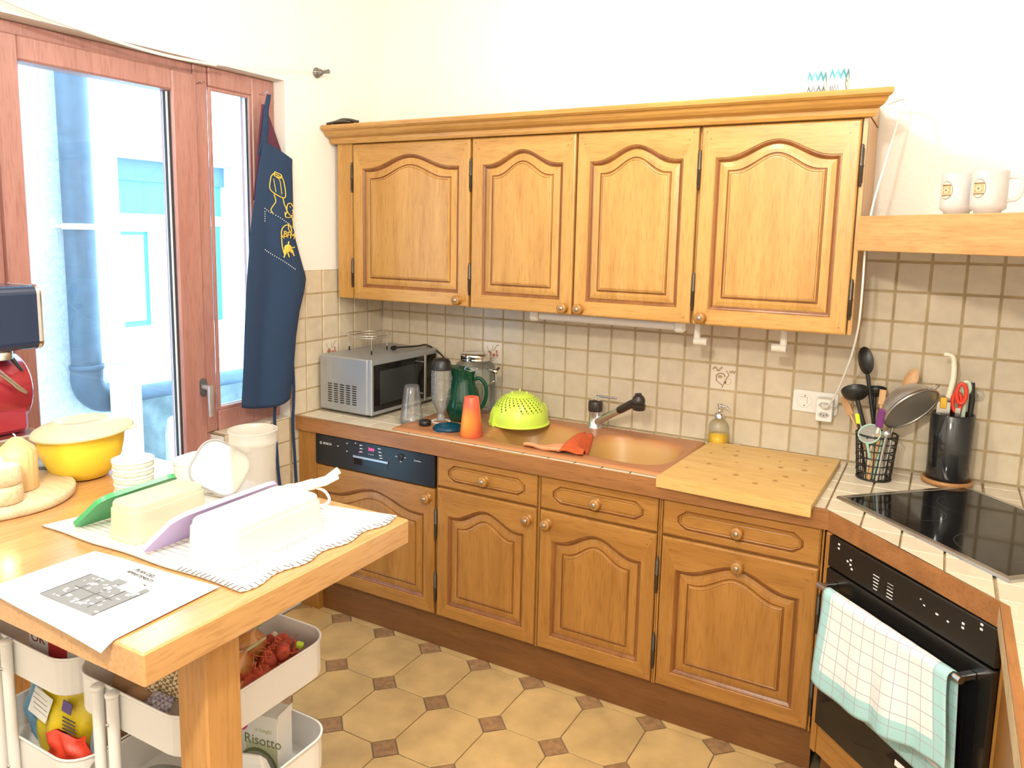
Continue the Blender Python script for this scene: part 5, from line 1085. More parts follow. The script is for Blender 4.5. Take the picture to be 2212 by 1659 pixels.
# bottle ring and plastic tongs behind the larger tub
tag(obj('bottle_ring', MB().lathe([(0.018, 0.0), (0.019, 0.002), (0.019, 0.020), (0.0175, 0.021), (0.0150, 0.020), (0.0150, 0.001), (0.018, 0.0)], n=28, cap=False), creamy, None, (1.078, -1.668, TT)), 'small open white plastic ring at the far table edge', 'ring')
tg = thing('bottle_tongs', 'white plastic tongs with two prongs pointing right beyond the larger tub', 'tongs', (1.175, -1.712, TW+0.0005))
q = MB(); ra = Vector((-0.022, -0.018, 0.040)); rb_ = Vector((0.055, 0.018, 0.064))
q.tube([ra, ra.lerp(rb_, 0.45)], [0.010, 0.012], 12).tube([ra.lerp(rb_, 0.4), ra.lerp(rb_, 0.75)+Vector((0, 0.004, 0.004)), rb_+Vector((0.0, 0.012, 0.016))], [0.010, 0.007, 0.008], 10).tube([ra.lerp(rb_, 0.4), ra.lerp(rb_, 0.8)+Vector((0, -0.004, -0.003)), rb_+Vector((0.012, -0.006, 0.008))], [0.009, 0.006, 0.005], 10)
obj('tongs_arm', q, creamy, tg); obj('wire_loop', MB().tube(spline([(0.000, 0.0, 0.044), (0.030, 0.012, 0.036), (0.040, 0.016, 0.015), (0.026, 0.0, 0.004), (-0.01, -0.006, 0.004), (-0.022, -0.018, 0.034)], 6), 0.0032, 8), creamy, tg)
# candle tray
bd = tag(obj('round_board', MB().lathe([(1e-6, 0.0), (0.146, 0.0), (0.151, 0.004), (0.152, 0.016), (0.149, 0.021), (1e-6, 0.022)], n=64, mod=lambda a, h: 1+0.006*math.sin(3*a)+0.004*math.sin(7*a)), pale_wood, None, (0.580, -2.030, TT)), 'round pale wooden board with candles on the table', 'board')
wax = mat('honey_wax', (0.66, 0.44, 0.21), 0.5, sss=0.12)
cd = thing('pillar_candle', 'big ribbed beeswax pillar candle on the round board', 'candle', (0.612, -1.996, TT+0.0224))
obj('wax_body', MB().lathe([(1e-6, 0.0), (0.035, 0.0), (0.036, 0.002), (0.036, 0.084), (0.033, 0.089), (0.010, 0.112), (0.004, 0.114), (1e-6, 0.114)], n=72, mod=lambda a, h: 1+(0.045*abs(math.cos(9*a)) if 0.001 < h < 0.09 else 0)), wax, cd); obj('wick', MB().tube([(0, 0, 0.113), (-0.003, 0, 0.118), (-0.009, 0.0, 0.119)], 0.0014, 6), creamy, cd)
for k, lb in enumerate(('lower of the two stacked wooden rings in front of the pillar candle', 'upper wooden ring holding the burning tealight')):
    tag(obj('wooden_ring', MB().lathe([(0.030, 0.0), (0.0345, 0.004), (0.0355, 0.019), (0.0335, 0.034), (0.030, 0.038), (0.0225, 0.038), (0.0205, 0.032), (0.0205, 0.004), (0.030, 0.0)], n=40, cap=False), pale_wood, None, (0.672, -2.058, TT+0.0224+0.0385*k)), lb, 'candle holder', 'stacked wooden candle rings')
tl = thing('tealight', 'burning tealight in the upper wooden ring', 'candle', (0.672, -2.058, TT+0.0224+0.0385+0.016))
obj('cup', MB().lathe([(1e-6, 0), (0.0185, 0), (0.0190, 0.016), (0.0175, 0.016), (0.017, 0.002), (1e-6, 0.002)], n=30), steel, tl); obj('wax_pool', MB().lathe([(0.017, 0.011), (1e-6, 0.0112)], n=24), mat('liquid_wax', (0.85, 0.72, 0.50), 0.15, sss=0.3), tl)
obj('flame', MB().lathe([(1e-6, 0.014), (0.003, 0.018), (0.0045, 0.024), (0.003, 0.034), (1e-6, 0.044)], n=12), mat('flame', (1.0, 0.72, 0.32), 0.5, emit=30.0), tl)
fl_ = lamp('tealight_glow', (0.672, -2.058, TT+0.115), 0.4, 0.01, (1, 0.62, 0.28))
dk = thing('charging_puck', 'flat round grey puck between the pillar candle and the yellow bowl', 'puck', (0.476, -1.872, TT)); obj('puck_body', MB().lathe([(1e-6, 0), (0.042, 0), (0.044, 0.003), (0.044, 0.022), (0.042, 0.026), (1e-6, 0.0265)], n=40), mat('slate_plastic', (0.10, 0.12, 0.15), 0.4), dk); obj('top_disc', MB().lathe([(0.040, 0.0262), (0.039, 0.0276), (1e-6, 0.0278)], n=36), mat('light_slate', (0.30, 0.36, 0.42), 0.4), dk)
# coffee machine
cf = thing('coffee_machine', 'red espresso machine with a black head at the left picture edge', 'coffee machine', (0.10, -1.868, TT)); wine = mat('wine_red_metal', (0.42, 0.035, 0.06), 0.25, metal=0.35, coat=0.5)
hb_ = MB(); hb_.T = Matrix.Translation((0.085, -0.01, 0.345)) @ Matrix.Rotation(PI/2, 4, 'X')
hb_.loft([ring3(rrect(0.150+d, 0.166+d, 0.022), z) for d, z in ((-0.012, -0.150), (0.0, -0.144), (0.0, 0.140))], True, True); hd = obj('head', hb_, mat('blue_black', (0.016, 0.030, 0.075), 0.25, coat=0.4), cf)
hb_ = MB(); hb_.T = Matrix.Translation((0.085, -0.01, 0.345)) @ Matrix.Rotation(PI/2, 4, 'X'); hb_.loft([ring3(rrect(0.150+d, 0.166+d, 0.022), z) for d, z in ((0.002, -0.152), (0.004, -0.147), (0.002, -0.140))], True, True); obj('chrome_trim', hb_, chrome, hd)
obj('body', MB().lathe([(1e-6, -0.130), (0.088, -0.130), (0.096, -0.122), (0.098, 0.0), (0.096, 0.122), (0.088, 0.130), (1e-6, 0.130)], (0.03, 0.0, 0.150), 40, axis='y'), wine, cf); obj('body_foot', MB().box(-0.055, 0.115, -0.12, 0.118, 0.04, 0.14, 0.01), wine, cf)
obj('drip_base', MB().box(-0.07, 0.150, -0.14, 0.136, 0.0, 0.038, 0.004), steel, cf); obj('back_column', MB().box(-0.075, -0.03, -0.12, 0.12, 0.038, 0.30, 0.008), wine, cf)
obj('group_head', MB().lathe([(0.030, 0.240), (0.030, 0.258), (0.026, 0.264)], (0.110, 0.055, 0), 28), steel, cf); obj('spout', MB().tube([(0.115, 0.075, 0.25), (0.128, 0.100, 0.205)], [0.006, 0.004], 8), black_pl, cf)
obj('steam_wand', MB().tube(spline([(0.13, 0.0, 0.262), (0.135, 0.04, 0.215), (0.14, 0.085, 0.165), (0.14, 0.10, 0.148), (0.14, 0.082, 0.160), (0.135, 0.05, 0.195), (0.13, -0.01, 0.245)], 6), 0.0032, 8), steel, cf)
# ---------------- trolleys under the table ----------------
def lumpy(r, sd, sq=(1, 1, 1), amp=0.12, n=16):
    rnd = random.Random(sd); a = [rnd.uniform(0, 6.28) for _ in range(6)]; m_ = MB().ball((0, 0, 0), r, n, sq)
    m_.v = [tuple(Vector(v)*(1+amp*(math.sin(v[0]/r*2.3+a[0])+math.sin(v[1]/r*2.7+a[1])+math.sin(v[2]/r*3.1+a[2]))*0.4)) for v in m_.v]; return m_
def trolley(cx, cy, label):
    t = thing('trolley', label, 'trolley', (cx, cy, 0.0), 0, 'white three-tier trolleys under the table'); w, l, th = 0.336, 0.358, 0.080
    for rim in (0.755, 0.540, 0.290):
        z0 = rim-th
        R = lambda d, z: ring3(rrect(w+2*d, l+2*d, 0.056+d, 6), z)
        tr = obj('tray', MB().loft([R(-0.003, z0), R(0, z0+0.003), R(0, rim-0.004)], True, False).loft([R(0, rim-0.004), R(-0.0015, rim-0.004), R(-0.004, z0+0.003)], False, True), white_met, t)
        obj('rim', MB().loft([R(0.0, rim-0.005), R(0.0028, rim-0.004), R(0.0035, rim-0.001), R(0.001, rim+0.001), R(-0.0020, rim-0.001), R(-0.0015, rim-0.005)], False, False, True), white_met, tr)
    for s, o_ in ((-1, -0.022), (-1, 0.022), (1, -0.022), (1, 0.022)):
        x, y = -0.041+o_, s*(l/2+0.0125); p = obj('post', MB().tube([(x, y, 0.045), (x, y, 0.752)], 0.0105, 14), white_met, t)
        obj('post_cap', MB().lathe([(0.0105, 0.748), (0.0125, 0.751), (0.0125, 0.755), (0.010, 0.758), (1e-6, 0.7585)], (x, y, 0), 16), white_pl, p)
        for z in (0.70, 0.485, 0.235): obj('bolt', MB().lathe([(0.0035, -0.0105*1.12), (0.003, -0.0105*1.3), (1e-6, -0.0105*1.35)], (x, y, z), 8, axis='y'), steel, p) if s < 0 and o_ > 0 else None
        wl_ = obj('caster', MB().lathe([(0.018, -0.006), (0.0205, -0.004), (0.0205, 0.004), (0.018, 0.006)], (x, y, 0.0215), 16, axis='x'), black_pl, t); obj('fork', MB().box(x-0.009, x+0.009, y-0.008, y+0.008, 0.034, 0.050, 0.002), white_pl, wl_)
    return t
RTX, RTY = 1.070, -1.898; LTX = 0.722
trolley(RTX, RTY, 'white trolley at the right end under the bar table, onions on top'); trolley(LTX, RTY, 'white trolley further left under the bar table, snack bags inside')
on_m = wood('onion_skin', (0.42, 0.15, 0.04), (0.62, 0.27, 0.07), (0.70, 0.38, 0.13), 'z', rough=0.3); red_net = mat('red_net', (0.52, 0.075, 0.035), 0.7, var=0.4, vscale=60); pot_m = mat('potato_skin', (0.42, 0.25, 0.13), 0.8, var=0.25, vscale=20)
FL1, FL2 = 0.6785, 0.4635
for k, (x, y, r, lb) in enumerate(((1.095, -1.812, 0.038, 'largest brown onion in the middle of the top trolley tray'), (1.135, -1.880, 0.036, 'brown onion close to the table leg in the top trolley tray'), (1.172, -1.925, 0.026, 'small brown onion hidden behind the table leg'))):
    t = thing('onion', lb, 'onion', (x, y, FL1+r*0.86+(0.016 if k < 2 else 0)), 0.8*k, 'onions in the trolley'); t.rotation_euler = (0.3*k, 0.4, k)
    obj('bulb', MB().lathe([(1e-6, -r*0.86), (r*0.25, -r*0.85), (r*0.7, -r*0.62), (r, 0.0), (r*0.75, r*0.6), (r*0.35, r*0.88), (r*0.14, r*1.12), (r*0.10, r*1.3), (1e-6, r*1.32)], n=24), on_m, t)
    if k < 2: obj('sprout', MB().tube(spline([(0, 0, r*1.2), (0.012, -0.004, r*1.9), (0.02, -0.01, r*2.6)], 5), [0.003]*10+[0.001], 6), mat('pale_sprout', (0.55, 0.52, 0.28), 0.7), t)
nb = thing('onion_net', 'red net bag with small onions at the back of the top trolley tray', 'net bag', (1.150, -1.800, FL1+0.004))
q = MB()
for k, (x, y, z, r) in enumerate(((0.0, 0.02, 0.018, 0.020), (0.028, 0.0, 0.020, 0.022), (0.0, -0.025, 0.017, 0.019), (0.030, -0.035, 0.018, 0.020), (-0.028, 0.005, 0.018, 0.020), (0.035, 0.028, 0.016, 0.018), (0.012, -0.005, 0.040, 0.020), (0.022, -0.030, 0.044, 0.018), (0.030, 0.020, 0.046, 0.019), (-0.002, 0.030, 0.046, 0.018), (0.036, -0.004, 0.052, 0.017), (0.036, -0.062, 0.030, 0.022), (0.040, -0.095, 0.028, 0.020), (0.010, -0.105, 0.030, 0.020), (0.012, -0.075, 0.030, 0.016), (-0.035, 0.028, 0.036, 0.020))):
    o = obj('small_onion', lumpy(r, k+3), red_net, nb, (x, y, z+0.003))
q = MB()
for k in range(60):
    a = random.uniform(0, 6.28); r = random.uniform(0.01, 0.05); p = Vector((0.015+r*math.cos(a), -0.02+1.5*r*math.sin(a), 0.066-0.3*r+random.uniform(0, .010)))
    q.tube([p, p+Vector((random.uniform(-.022, .022), random.uniform(-.022, .022), random.uniform(-.012, .012)))], 0.0009, 4)
stuff(obj('net_mesh', q, mat('orange_net', (0.70, 0.16, 0.07), 0.6), nb)); obj('net_tail', MB().tube(spline([(0.03, -0.01, 0.045), (0.045, 0.005, 0.058), (0.05, 0.012, 0.074)], 5), [0.008, 0.007, 0.006, 0.005, 0.005, 0.005, 0.004, 0.004, 0.003, 0.003, 0.002], 8), mat('dark_maroon', (0.12, 0.03, 0.03), 0.7), nb)
tag(obj('lime_tag', MB().box(-0.008, 0.008, -0.006, 0.006, -0.006, 0.008, 0.003), lime2, None, (1.199, -1.772, FL1+0.062), (0.3, 0.2, 0.5)), 'small yellow green tag at the right rim of the top trolley tray', 'tag')
for k, (x, y, r, lb) in enumerate(((1.150, -1.950, 0.008, 'garlic clove behind the table leg in the top tray'), (1.120, -1.765, 0.0075, 'garlic clove on the far side of the red net bag'))): tag(obj('garlic_clove', lumpy(r, 40+k, (1, 1, 1.5)), mat('garlic_white', (0.75, 0.66, 0.52), 0.6), None, (x, y, FL1+0.055 if k else FL1+0.014)), lb, 'garlic', 'garlic in the trolley')
q = MB(); 
for k in range(5): a = k*0.35; q.tube(spline([(0.0, 0.0, 0.0), (0.01*k-0.02, 0.012, 0.04), (0.016*k-0.03, 0.02+0.004*k, 0.085)], 6), 0.0018, 5)
tag(obj('dry_stalks', q, mat('straw', (0.52, 0.46, 0.26), 0.8), None, (1.062, -1.775, FL1+0.04)), 'dry green brown onion stalks sticking up in the trolley tray', 'stalks')
for k, (x, y, r, lb) in enumerate(((0.985, -2.000, 0.036, 'brown potato at the left front of the top tray'), (1.045, -2.020, 0.034, 'brown potato at the middle front of the top tray'), (1.010, -1.945, 0.036, 'brown potato further back in the top tray'))): tag(obj('potato', lumpy(r, 60+k, (1.15, 0.95, 0.82)), pot_m, None, (x, y, FL1+r*0.80+0.002), (0, 0, k)), lb, 'potato', 'potatoes in the trolley')
# beige net and lilac net bits at the front
m, nt, b = _nm('beige_net'); ck_ = nt.nodes.new('ShaderNodeTexChecker'); ck_.inputs['Scale'].default_value = 150; ck_.inputs[1].default_value = (0.74, 0.60, 0.38, 1); ck_.inputs[2].default_value = (0.26, 0.17, 0.08, 1); tc = nt.nodes.new('ShaderNodeTexCoord'); nt.links.new(tc.outputs['Object'], ck_.inputs[0]); nt.links.new(ck_.outputs[0], b.inputs['Base Color']); b.inputs['Roughness'].default_value = 0.9
m2 = m.copy(); m2.name = 'lilac_net'; n_ = [x for x in m2.node_tree.nodes if x.type == 'TEX_CHECKER'][0]; n_.inputs[1].default_value = (0.66, 0.64, 0.72, 1); n_.inputs[2].default_value = (0.30, 0.28, 0.40, 1)
tag(obj('beige_net_bag', MB().sheet(lambda u, v: (0.085*(u-0.5), 0.07*(v-0.5), 0.03*math.sin(PI*u)*math.sin(PI*v)+0.008*math.sin(9*u)*math.sin(7*v+1)+0.03*v), 18, 18, (0, 0, 0.002)), m, None, (1.085, -1.985, FL1+0.058), (0.5, 0.2, 0.3)), 'crumpled beige net bag between the potatoes and the table leg', 'net bag'); tag(obj('lilac_net_bag', MB().sheet(lambda u, v: (0.05*(u-0.5), 0.05*(v-0.5), 0.018*math.sin(PI*u)*math.sin(PI*v)+0.006*math.sin(8*u+5*v)), 14, 14, (0, 0, 0.002)), m2, None, (1.098, -2.035, FL1+0.036), (0.7, 0.1, 0.2)), 'small white and lilac net bag at the front of the top tray', 'net bag')
# middle tray, right trolley
rs = thing('risotto_box', 'white risotto carton with a bowl picture in the middle trolley tray', 'carton', (1.142, -1.826, FL2), math.radians(12)); card = mat('white_card', (0.76, 0.75, 0.72), 0.6)
obj('carton', MB().box(-0.055, 0.055, -0.026, 0.026, 0.0, 0.150, 0.001), card, rs); obj('flap', MB().prism([(0.056, -0.026), (0.057, -0.026), (0.057, 0.026), (0.056, 0.026)], 0.140, 0.156), card, rs)
dk_g = mat('olive_print', (0.20, 0.22, 0.11), 0.6); rice = mat('rice_print', (0.42, 0.42, 0.34), 0.6); pk = mat('pink_print', (0.62, 0.05, 0.22), 0.5)
disc = lambda cx, cz, rx, rz, y, m_, nm, par: obj(nm, MB().add([(cx+rx*math.cos(2*PI*i/28), y, cz+rz*math.sin(2*PI*i/28)) for i in range(28)], [tuple(range(28))]), m_, par)
obj('green_field', MB().add([(-0.02, -0.0263, 0.01), (0.0545, -0.0263, 0.01), (0.0545, -0.0263, 0.088), (-0.02, -0.0263, 0.088)], [(0, 1, 2, 3)]), mat('soft_green_print', (0.55, 0.58, 0.38), 0.6), rs)
disc(0.008, 0.032, 0.046, 0.046, -0.0266, dk_g, 'bowl_rim', rs); disc(0.008, 0.030, 0.042, 0.040, -0.0269, rice, 'bowl_picture', rs); disc(-0.028, 0.128, 0.014, 0.018, -0.0266, pk, 'brand_spot', rs)
text('lettering', 'Risotto', 0.030, dk_g, rs, (0.020, -0.0266, 0.094), RX); text('lettering', 'ai funghi', 0.012, bpy.data.materials['soft_green_print'], rs, (0.022, -0.0266, 0.118), RX)
wp = thing('paper_packet', 'white paper packet with fine print leaning in the middle tray', 'packet', (1.185, -1.900, FL2+0.001), 0.5); wp.rotation_euler = (0, 0, 0.35)
obj('packet', MB().loft([ring3(rrect(0.085, 0.040, 0.008), 0), ring3(rrect(0.09, 0.036, 0.008), 0.06), ring3(rrect(0.07, 0.020, 0.006), 0.092), ring3(rrect(0.05, 0.004, 0.002), 0.104)]), card, wp)
for k in range(6): text('lettering', 'lorem ipsum dolor'[:17-k] if False else '- -- --- -- - ---'[:16-k], 0.007, mat('fine_ink', (0.2, 0.19, 0.18), 0.7) if k == 0 else bpy.data.materials['fine_ink'], wp, (0, -0.0205, 0.075-0.010*k), (PI/2-0.06, 0, 0))
tag(obj('green_bag', lumpy(0.036, 91, (1.0, 0.8, 1.3), 0.3, 20), mat('teal_green_foil', (0.10, 0.24, 0.17), 0.3, var=0.5, vscale=30), None, (1.085, -1.915, FL2+0.050)), 'dark green crumpled bag next to the table leg in the middle tray', 'bag')
tag(obj('brown_carton', MB().box(-0.010, 0.010, -0.03, 0.03, 0.0, 0.145, 0.001), mat('russet_card', (0.32, 0.085, 0.035), 0.6), None, (1.066, -1.822, FL2+0.0005), (0, 0, 0.2)), 'narrow russet brown carton left of the risotto box', 'carton')
tag(obj('grey_pouch', lumpy(0.055, 93, (1.3, 0.9, 0.7), 0.2, 18), mat('grey_pouch', (0.30, 0.31, 0.26), 0.6), None, (1.06, -1.99, FL2+0.048)), 'grey green pouch at the front of the middle tray', 'pouch')
# left trolley contents
rp_ = thing('red_white_pack', 'red and white pack standing in the top tray of the left trolley', 'pack', (0.745, -2.005, FL1+0.0005), 0.1)
obj('pack', MB().box(-0.065, 0.065, -0.022, 0.022, 0.0, 0.105, 0.004), mat('crimson_foil', (0.52, 0.035, 0.045), 0.4), rp_); obj('white_label', MB().box(-0.062, -0.005, -0.0235, -0.0215, 0.02, 0.088), card, rp_); text('lettering', 'OK', 0.03, mat('maroon_ink', (0.2, 0.05, 0.05), 0.6), rp_, (-0.034, -0.0238, 0.058), RX)
tag(obj('white_carton', MB().box(-0.04, 0.04, -0.016, 0.016, 0.0, 0.095, 0.002), card, None, (0.835, -2.000, FL1+0.0005), (0, 0.05, 0.3)), 'white carton with fine print right of the red pack', 'carton')
def bag(name, label, x, y, z, w, h, d, m_, sd, rz=0.0, tilt=0.0, cat='bag'):
    rnd = random.Random(sd); a = [rnd.uniform(0, 6) for _ in range(6)]
    t = thing(name, label, cat, (x, y, z), rz); t.rotation_euler = (tilt, 0, rz)
    def f(s): return lambda u, v: (w*(u-0.5)*(1-0.12*v)+0.006*math.sin(9*v+a[0]), s*(d/2)*(math.sin(PI*min(1, max(0, u)))**0.6)*(math.sin(PI*(0.08+0.90*v))**0.7)+0.005*math.sin(14*u+a[1])*math.sin(9*v+a[2]), h*v+0.006*math.sin(8*u+a[3])*v)
    obj('film', MB().grid(f(-1), 20, 20).grid(f(1), 20, 20), m_, t); return t
yf = mat('yellow_foil', (0.78, 0.60, 0.03), 0.28, var=0.25, vscale=25); bf = mat('blue_foil', (0.16, 0.36, 0.55), 0.3, var=0.3, vscale=30); rf = mat('red_foil', (0.70, 0.06, 0.03), 0.3, var=0.15, vscale=20)
yb_ = bag('yellow_snack_bag', 'yellow snack bag with a white panel in the middle tray of the left trolley', 0.735, -2.005, FL2+0.002, 0.16, 0.20, 0.06, yf, 5, 0.15, -0.10)
ob = lambda nm, x, z, w, h, m_, rz=0.0: obj(nm, MB().box(-w/2, w/2, -0.0008, 0.0008, -h/2, h/2), m_, yb_, (x, -0.036, z), (0, rz, 0))
ob('white_panel', -0.030, 0.118, 0.055, 0.060, card, 0.35); ob('violet_panel', 0.046, 0.130, 0.026, 0.024, mat('violet_print', (0.12, 0.08, 0.25), 0.5), 0.2)
for k in range(6): ob('print_line', 0.052, 0.105-0.008*k, 0.036, 0.0022, ink, 0.15)
for k in range(4): ob('print_line', -0.030, 0.136-0.011*k, 0.042, 0.002, mat('grey_ink', (0.25, 0.25, 0.25), 0.6) if k == 0 else bpy.data.materials['grey_ink'], 0.35)
bag('blue_snack_bag', 'blue snack bag behind the posts of the left trolley', 0.640, -1.995, FL2+0.002, 0.09, 0.17, 0.05, bf, 8, 0.1, -0.05); bag('red_snack_bag', 'red snack bag low in front of the yellow one', 0.800, -2.035, FL2+0.002, 0.11, 0.085, 0.035, rf, 9, 0.3, -0.05)
tag(obj('brown_paper_bag', MB().box(-0.035, 0.035, -0.05, 0.05, 0.0, 0.200, 0.006), mat('kraft_paper', (0.40, 0.25, 0.15), 0.8), None, (0.826, -1.925, FL2+0.0005), (0, 0, 0.2)), 'brown kraft paper bag at the right side of the left trolley', 'bag')
# ---------------- apron on its hook ----------------
apn = mat('navy_apron', (0.018, 0.045, 0.110), 0.9, bump=0.4, bscale=400); lining = mat('plum_lining', (0.110, 0.030, 0.060), 0.9)
yl = mat('yellow_ink', (0.80, 0.58, 0.10), 0.6)
ap = thing('apron', 'navy apron with yellow drawings hanging from a nail on the window frame', 'apron', (0.0, -0.70, 1.5))
rowsA = [(1.900, -0.735, -0.588), (1.84, -0.752, -0.594), (1.78, -0.765, -0.597), (1.72, -0.775, -0.601), (1.62, -0.800, -0.610), (1.56, -0.810, -0.600), (1.48, -0.820, -0.573), (1.40, -0.832, -0.545), (1.34, -0.838, -0.560), (1.27, -0.845, -0.585), (1.17, -0.853, -0.607), (1.05, -0.862, -0.622), (0.95, -0.872, -0.640), (0.900, -0.874, -0.650)]
def rowat(z):
    for (za, la, ra), (zb, lb, rb) in zip(rowsA, rowsA[1:]):
        if zb <= z <= za: k = (za-z)/(za-zb); return la+(lb-la)*k, ra+(rb-ra)*k
    return rowsA[-1][1:] if z < 0.9 else rowsA[0][1:]
def apx(u, z):
    d = (1.9-z); return 0.016+0.020*sm(0, 0.6, d)*(0.5+0.5*math.sin(8.5*u+1.2))*(0.4+0.6*u)+0.012*math.sin(2.2*u)+0.012*sm(0.35, 0.6, u)*sm(0, 0.3, d)
def apt(u, v):
    z = 1.898-(0.975+0.02*math.sin(3*u))*v+0.018*(1-v)*(1-u)*1.6-0.030*(1-v)*u
    l, r = rowat(min(1.9, max(0.9, z))); return (apx(u, z), l+(r-l)*u+0.70, z-1.5)
obj('cloth', MB().sheet(apt, 36, 60, (-0.0016, 0, 0)), apn, ap)
def lin(u, v):
    z = 2.06-0.30*v-0.06*v*v*(1-u); l = -0.722-0.052*v; r = -0.700+0.100*min(1.0, 1.4*v)
    return (0.004+0.004*math.sin(5*u), l+(r-l)*u+0.70, z-1.5)
obj('lining', MB().sheet(lin, 12, 14, (-0.0014, 0, 0)), lining, ap)
q = MB(); P = [(0.006, -0.686, 2.100), (0.010, -0.706, 2.04), (0.014, -0.715, 1.98), (0.014, -0.724, 1.915), (0.002, -0.730, 1.86)]
q.sheet(lambda u, v: (lambda p: (p[0]+0.003*math.sin(3*u), p[1]+0.70+(u-0.5)*(0.020+0.020*v), p[2]-1.5))([sum(a*b for a, b in zip((1-min(1, abs(v*4-k)) if abs(v*4-k) < 1 else 0 for k in range(5)), [pp_[i] for pp_ in P])) for i in range(3)]), 6, 16, (-0.0016, 0, 0)); obj('neck_strap', q, apn, ap)
def strap(pts, nm='apron_string'):
    q = MB(); pp_ = spline(pts, 6); q.loft([[(x, y+0.70-w, z-1.5), (x+0.001, y+0.70+w, z-1.5), (x-0.001, y+0.70+w, z-1.5), (x-0.002, y+0.70-w, z-1.5)] for (x, y, z) in pp_ for w in (0.007,)]); obj(nm, q, apn, ap)
strap([(0.012, -0.690, 0.92), (0.010, -0.698, 0.85), (0.009, -0.690, 0.72), (0.010, -0.682, 0.60), (0.010, -0.670, 0.52)]); strap([(0.020, -0.592, 1.25), (0.016, -0.600, 1.10), (0.014, -0.594, 0.95), (0.012, -0.600, 0.80), (0.012, -0.594, 0.66), (0.012, -0.588, 0.55)])
# drawings: placed on the cloth through (u, z)
def ony(y, z): l, r = rowat(z); return (y-l)/(r-l)
def draw(pts, r=0.0022, nm='drawing', m_=yl, closed=False):
    P = [(apx(ony(y, z), z)+0.0022, y+0.70, z-1.5) for y, z in pts]; P = spline(P, 4) if len(P) > 2 else P; obj(nm, MB().tube(P, r, 5), m_, ap)
def D2(px, pz): return (-0.700+(px-0.0), pz)   # offsets in metres from the upper-left of the print
lan = [(-0.700, 1.800), (-0.690, 1.805), (-0.668, 1.796), (-0.652, 1.785), (-0.645, 1.735), (-0.655, 1.715), (-0.690, 1.728), (-0.712, 1.748), (-0.706, 1.790), (-0.698, 1.800)]
draw([(-0.688, 1.812), (-0.660, 1.802), (-0.662, 1.790), (-0.690, 1.798), (-0.688, 1.812)]); draw(lan); draw([(-0.682, 1.792), (-0.668, 1.780), (-0.664, 1.728)], 0.0016); draw([(-0.694, 1.786), (-0.688, 1.736)], 0.0016)
draw([(-0.696, 1.728), (-0.692, 1.700), (-0.704, 1.682), (-0.712, 1.668), (-0.706, 1.655)]); draw([(-0.660, 1.714), (-0.656, 1.690), (-0.646, 1.664), (-0.656, 1.650)])
draw([(-0.656, 1.662), (-0.654, 1.642), (-0.628, 1.642), (-0.616, 1.650)]); draw([(-0.634, 1.652), (-0.646, 1.668), (-0.640, 1.690), (-0.622, 1.696), (-0.608, 1.684)]); draw([(-0.634, 1.652), (-0.622, 1.646), (-0.613, 1.632), (-0.611, 1.612), (-0.615, 1.606)]); draw([(-0.613, 1.672), (-0.609, 1.662), (-0.614, 1.656)], 0.0018)
obj('eye', MB().ball((apx(ony(-0.625, 1.682), 1.682)+0.002, -0.625+0.70, 1.682-1.5), 0.003, 8, (0.5, 1, 1)), yl, ap)
wi = mat('white_stitch', (0.80, 0.80, 0.76), 0.7); q = MB()
def dots(a, b, n):
    for k in range(n):
        y = a[0]+(b[0]-a[0])*k/(n-1); z = a[1]+(b[1]-a[1])*k/(n-1); q.ball((apx(ony(y, z), z)+0.0018, y+0.70, z-1.5), 0.0028, 6, (0.4, 1, 0.8))
dots((-0.738, 1.672), (-0.612, 1.600), 16); dots((-0.738, 1.660), (-0.740, 1.625), 5); dots((-0.742, 1.516), (-0.618, 1.440), 17); stuff(obj('pocket_stitches', q, wi, ap))
draw([(-0.666, 1.560), (-0.678, 1.575), (-0.672, 1.600), (-0.650, 1.612), (-0.630, 1.602), (-0.626, 1.585)], 0.0024, 'emblem_ring'); draw([(-0.640, 1.618), (-0.644, 1.598), (-0.628, 1.578)], 0.0022, 'emblem_ring'); draw([(-0.678, 1.575), (-0.676, 1.535), (-0.668, 1.500)], 0.0024, 'emblem_ring')
x_ = apx(ony(-0.645, 1.57), 1.57)+0.0042
o = text('lettering', 'BFM', 0.034, yl, ap, (x_+0.002, -0.646+0.70, 1.572-1.5), (PI/2, math.radians(10), PI/2), 0.0012)
q = MB(); B0 = Vector((apx(ony(-0.650, 1.52), 1.52)+0.002, -0.650+0.70, 1.522-1.5))
q.ball(B0, 0.017, 10, (0.18, 1.3, 0.9)); q.ball(B0+Vector((0, -0.016, -0.016)), 0.009, 8, (0.25, 1.0, 1.3)); q.ball(B0+Vector((0, 0.020, -0.012)), 0.008, 8, (0.25, 1.2, 0.9))
q.tube([B0+Vector((0.001, 0.022, -0.012)), B0+Vector((0.001, 0.030, -0.030))], 0.003, 5).tube([B0+Vector((0.001, -0.006, -0.012)), B0+Vector((0.001, 0.004, -0.034))], 0.003, 5).tube([B0+Vector((0.001, -0.016, -0.02)), B0+Vector((0.001, -0.024, -0.036))], 0.003, 5).tube([B0+Vector((0.001, 0.018, 0.0)), B0+Vector((0.001, 0.034, 0.004))], 0.0025, 5).tube([B0+Vector((0.001, 0.0, 0.012)), B0+Vector((0.001, 0.004, 0.026))], 0.003, 5)
obj('creature_emblem', q, yl, ap)
tag(obj('apron_nail', MB().tube([(-0.066, -0.672, 2.108), (-0.02, -0.672, 2.112), (0.004, -0.672, 2.128)], 0.0022, 8), chrome, None), 'small bright nail on the window frame above the apron', 'nail')
tag(obj('paper_scrap', MB().sheet(lambda u, v: (0.003+0.004*u, -0.566+0.022*u, 1.352-0.030*v*(1-0.5*u)), 3, 3, (0.001, 0, 0)), card, None), 'white paper corner showing behind the right edge of the apron', 'paper')

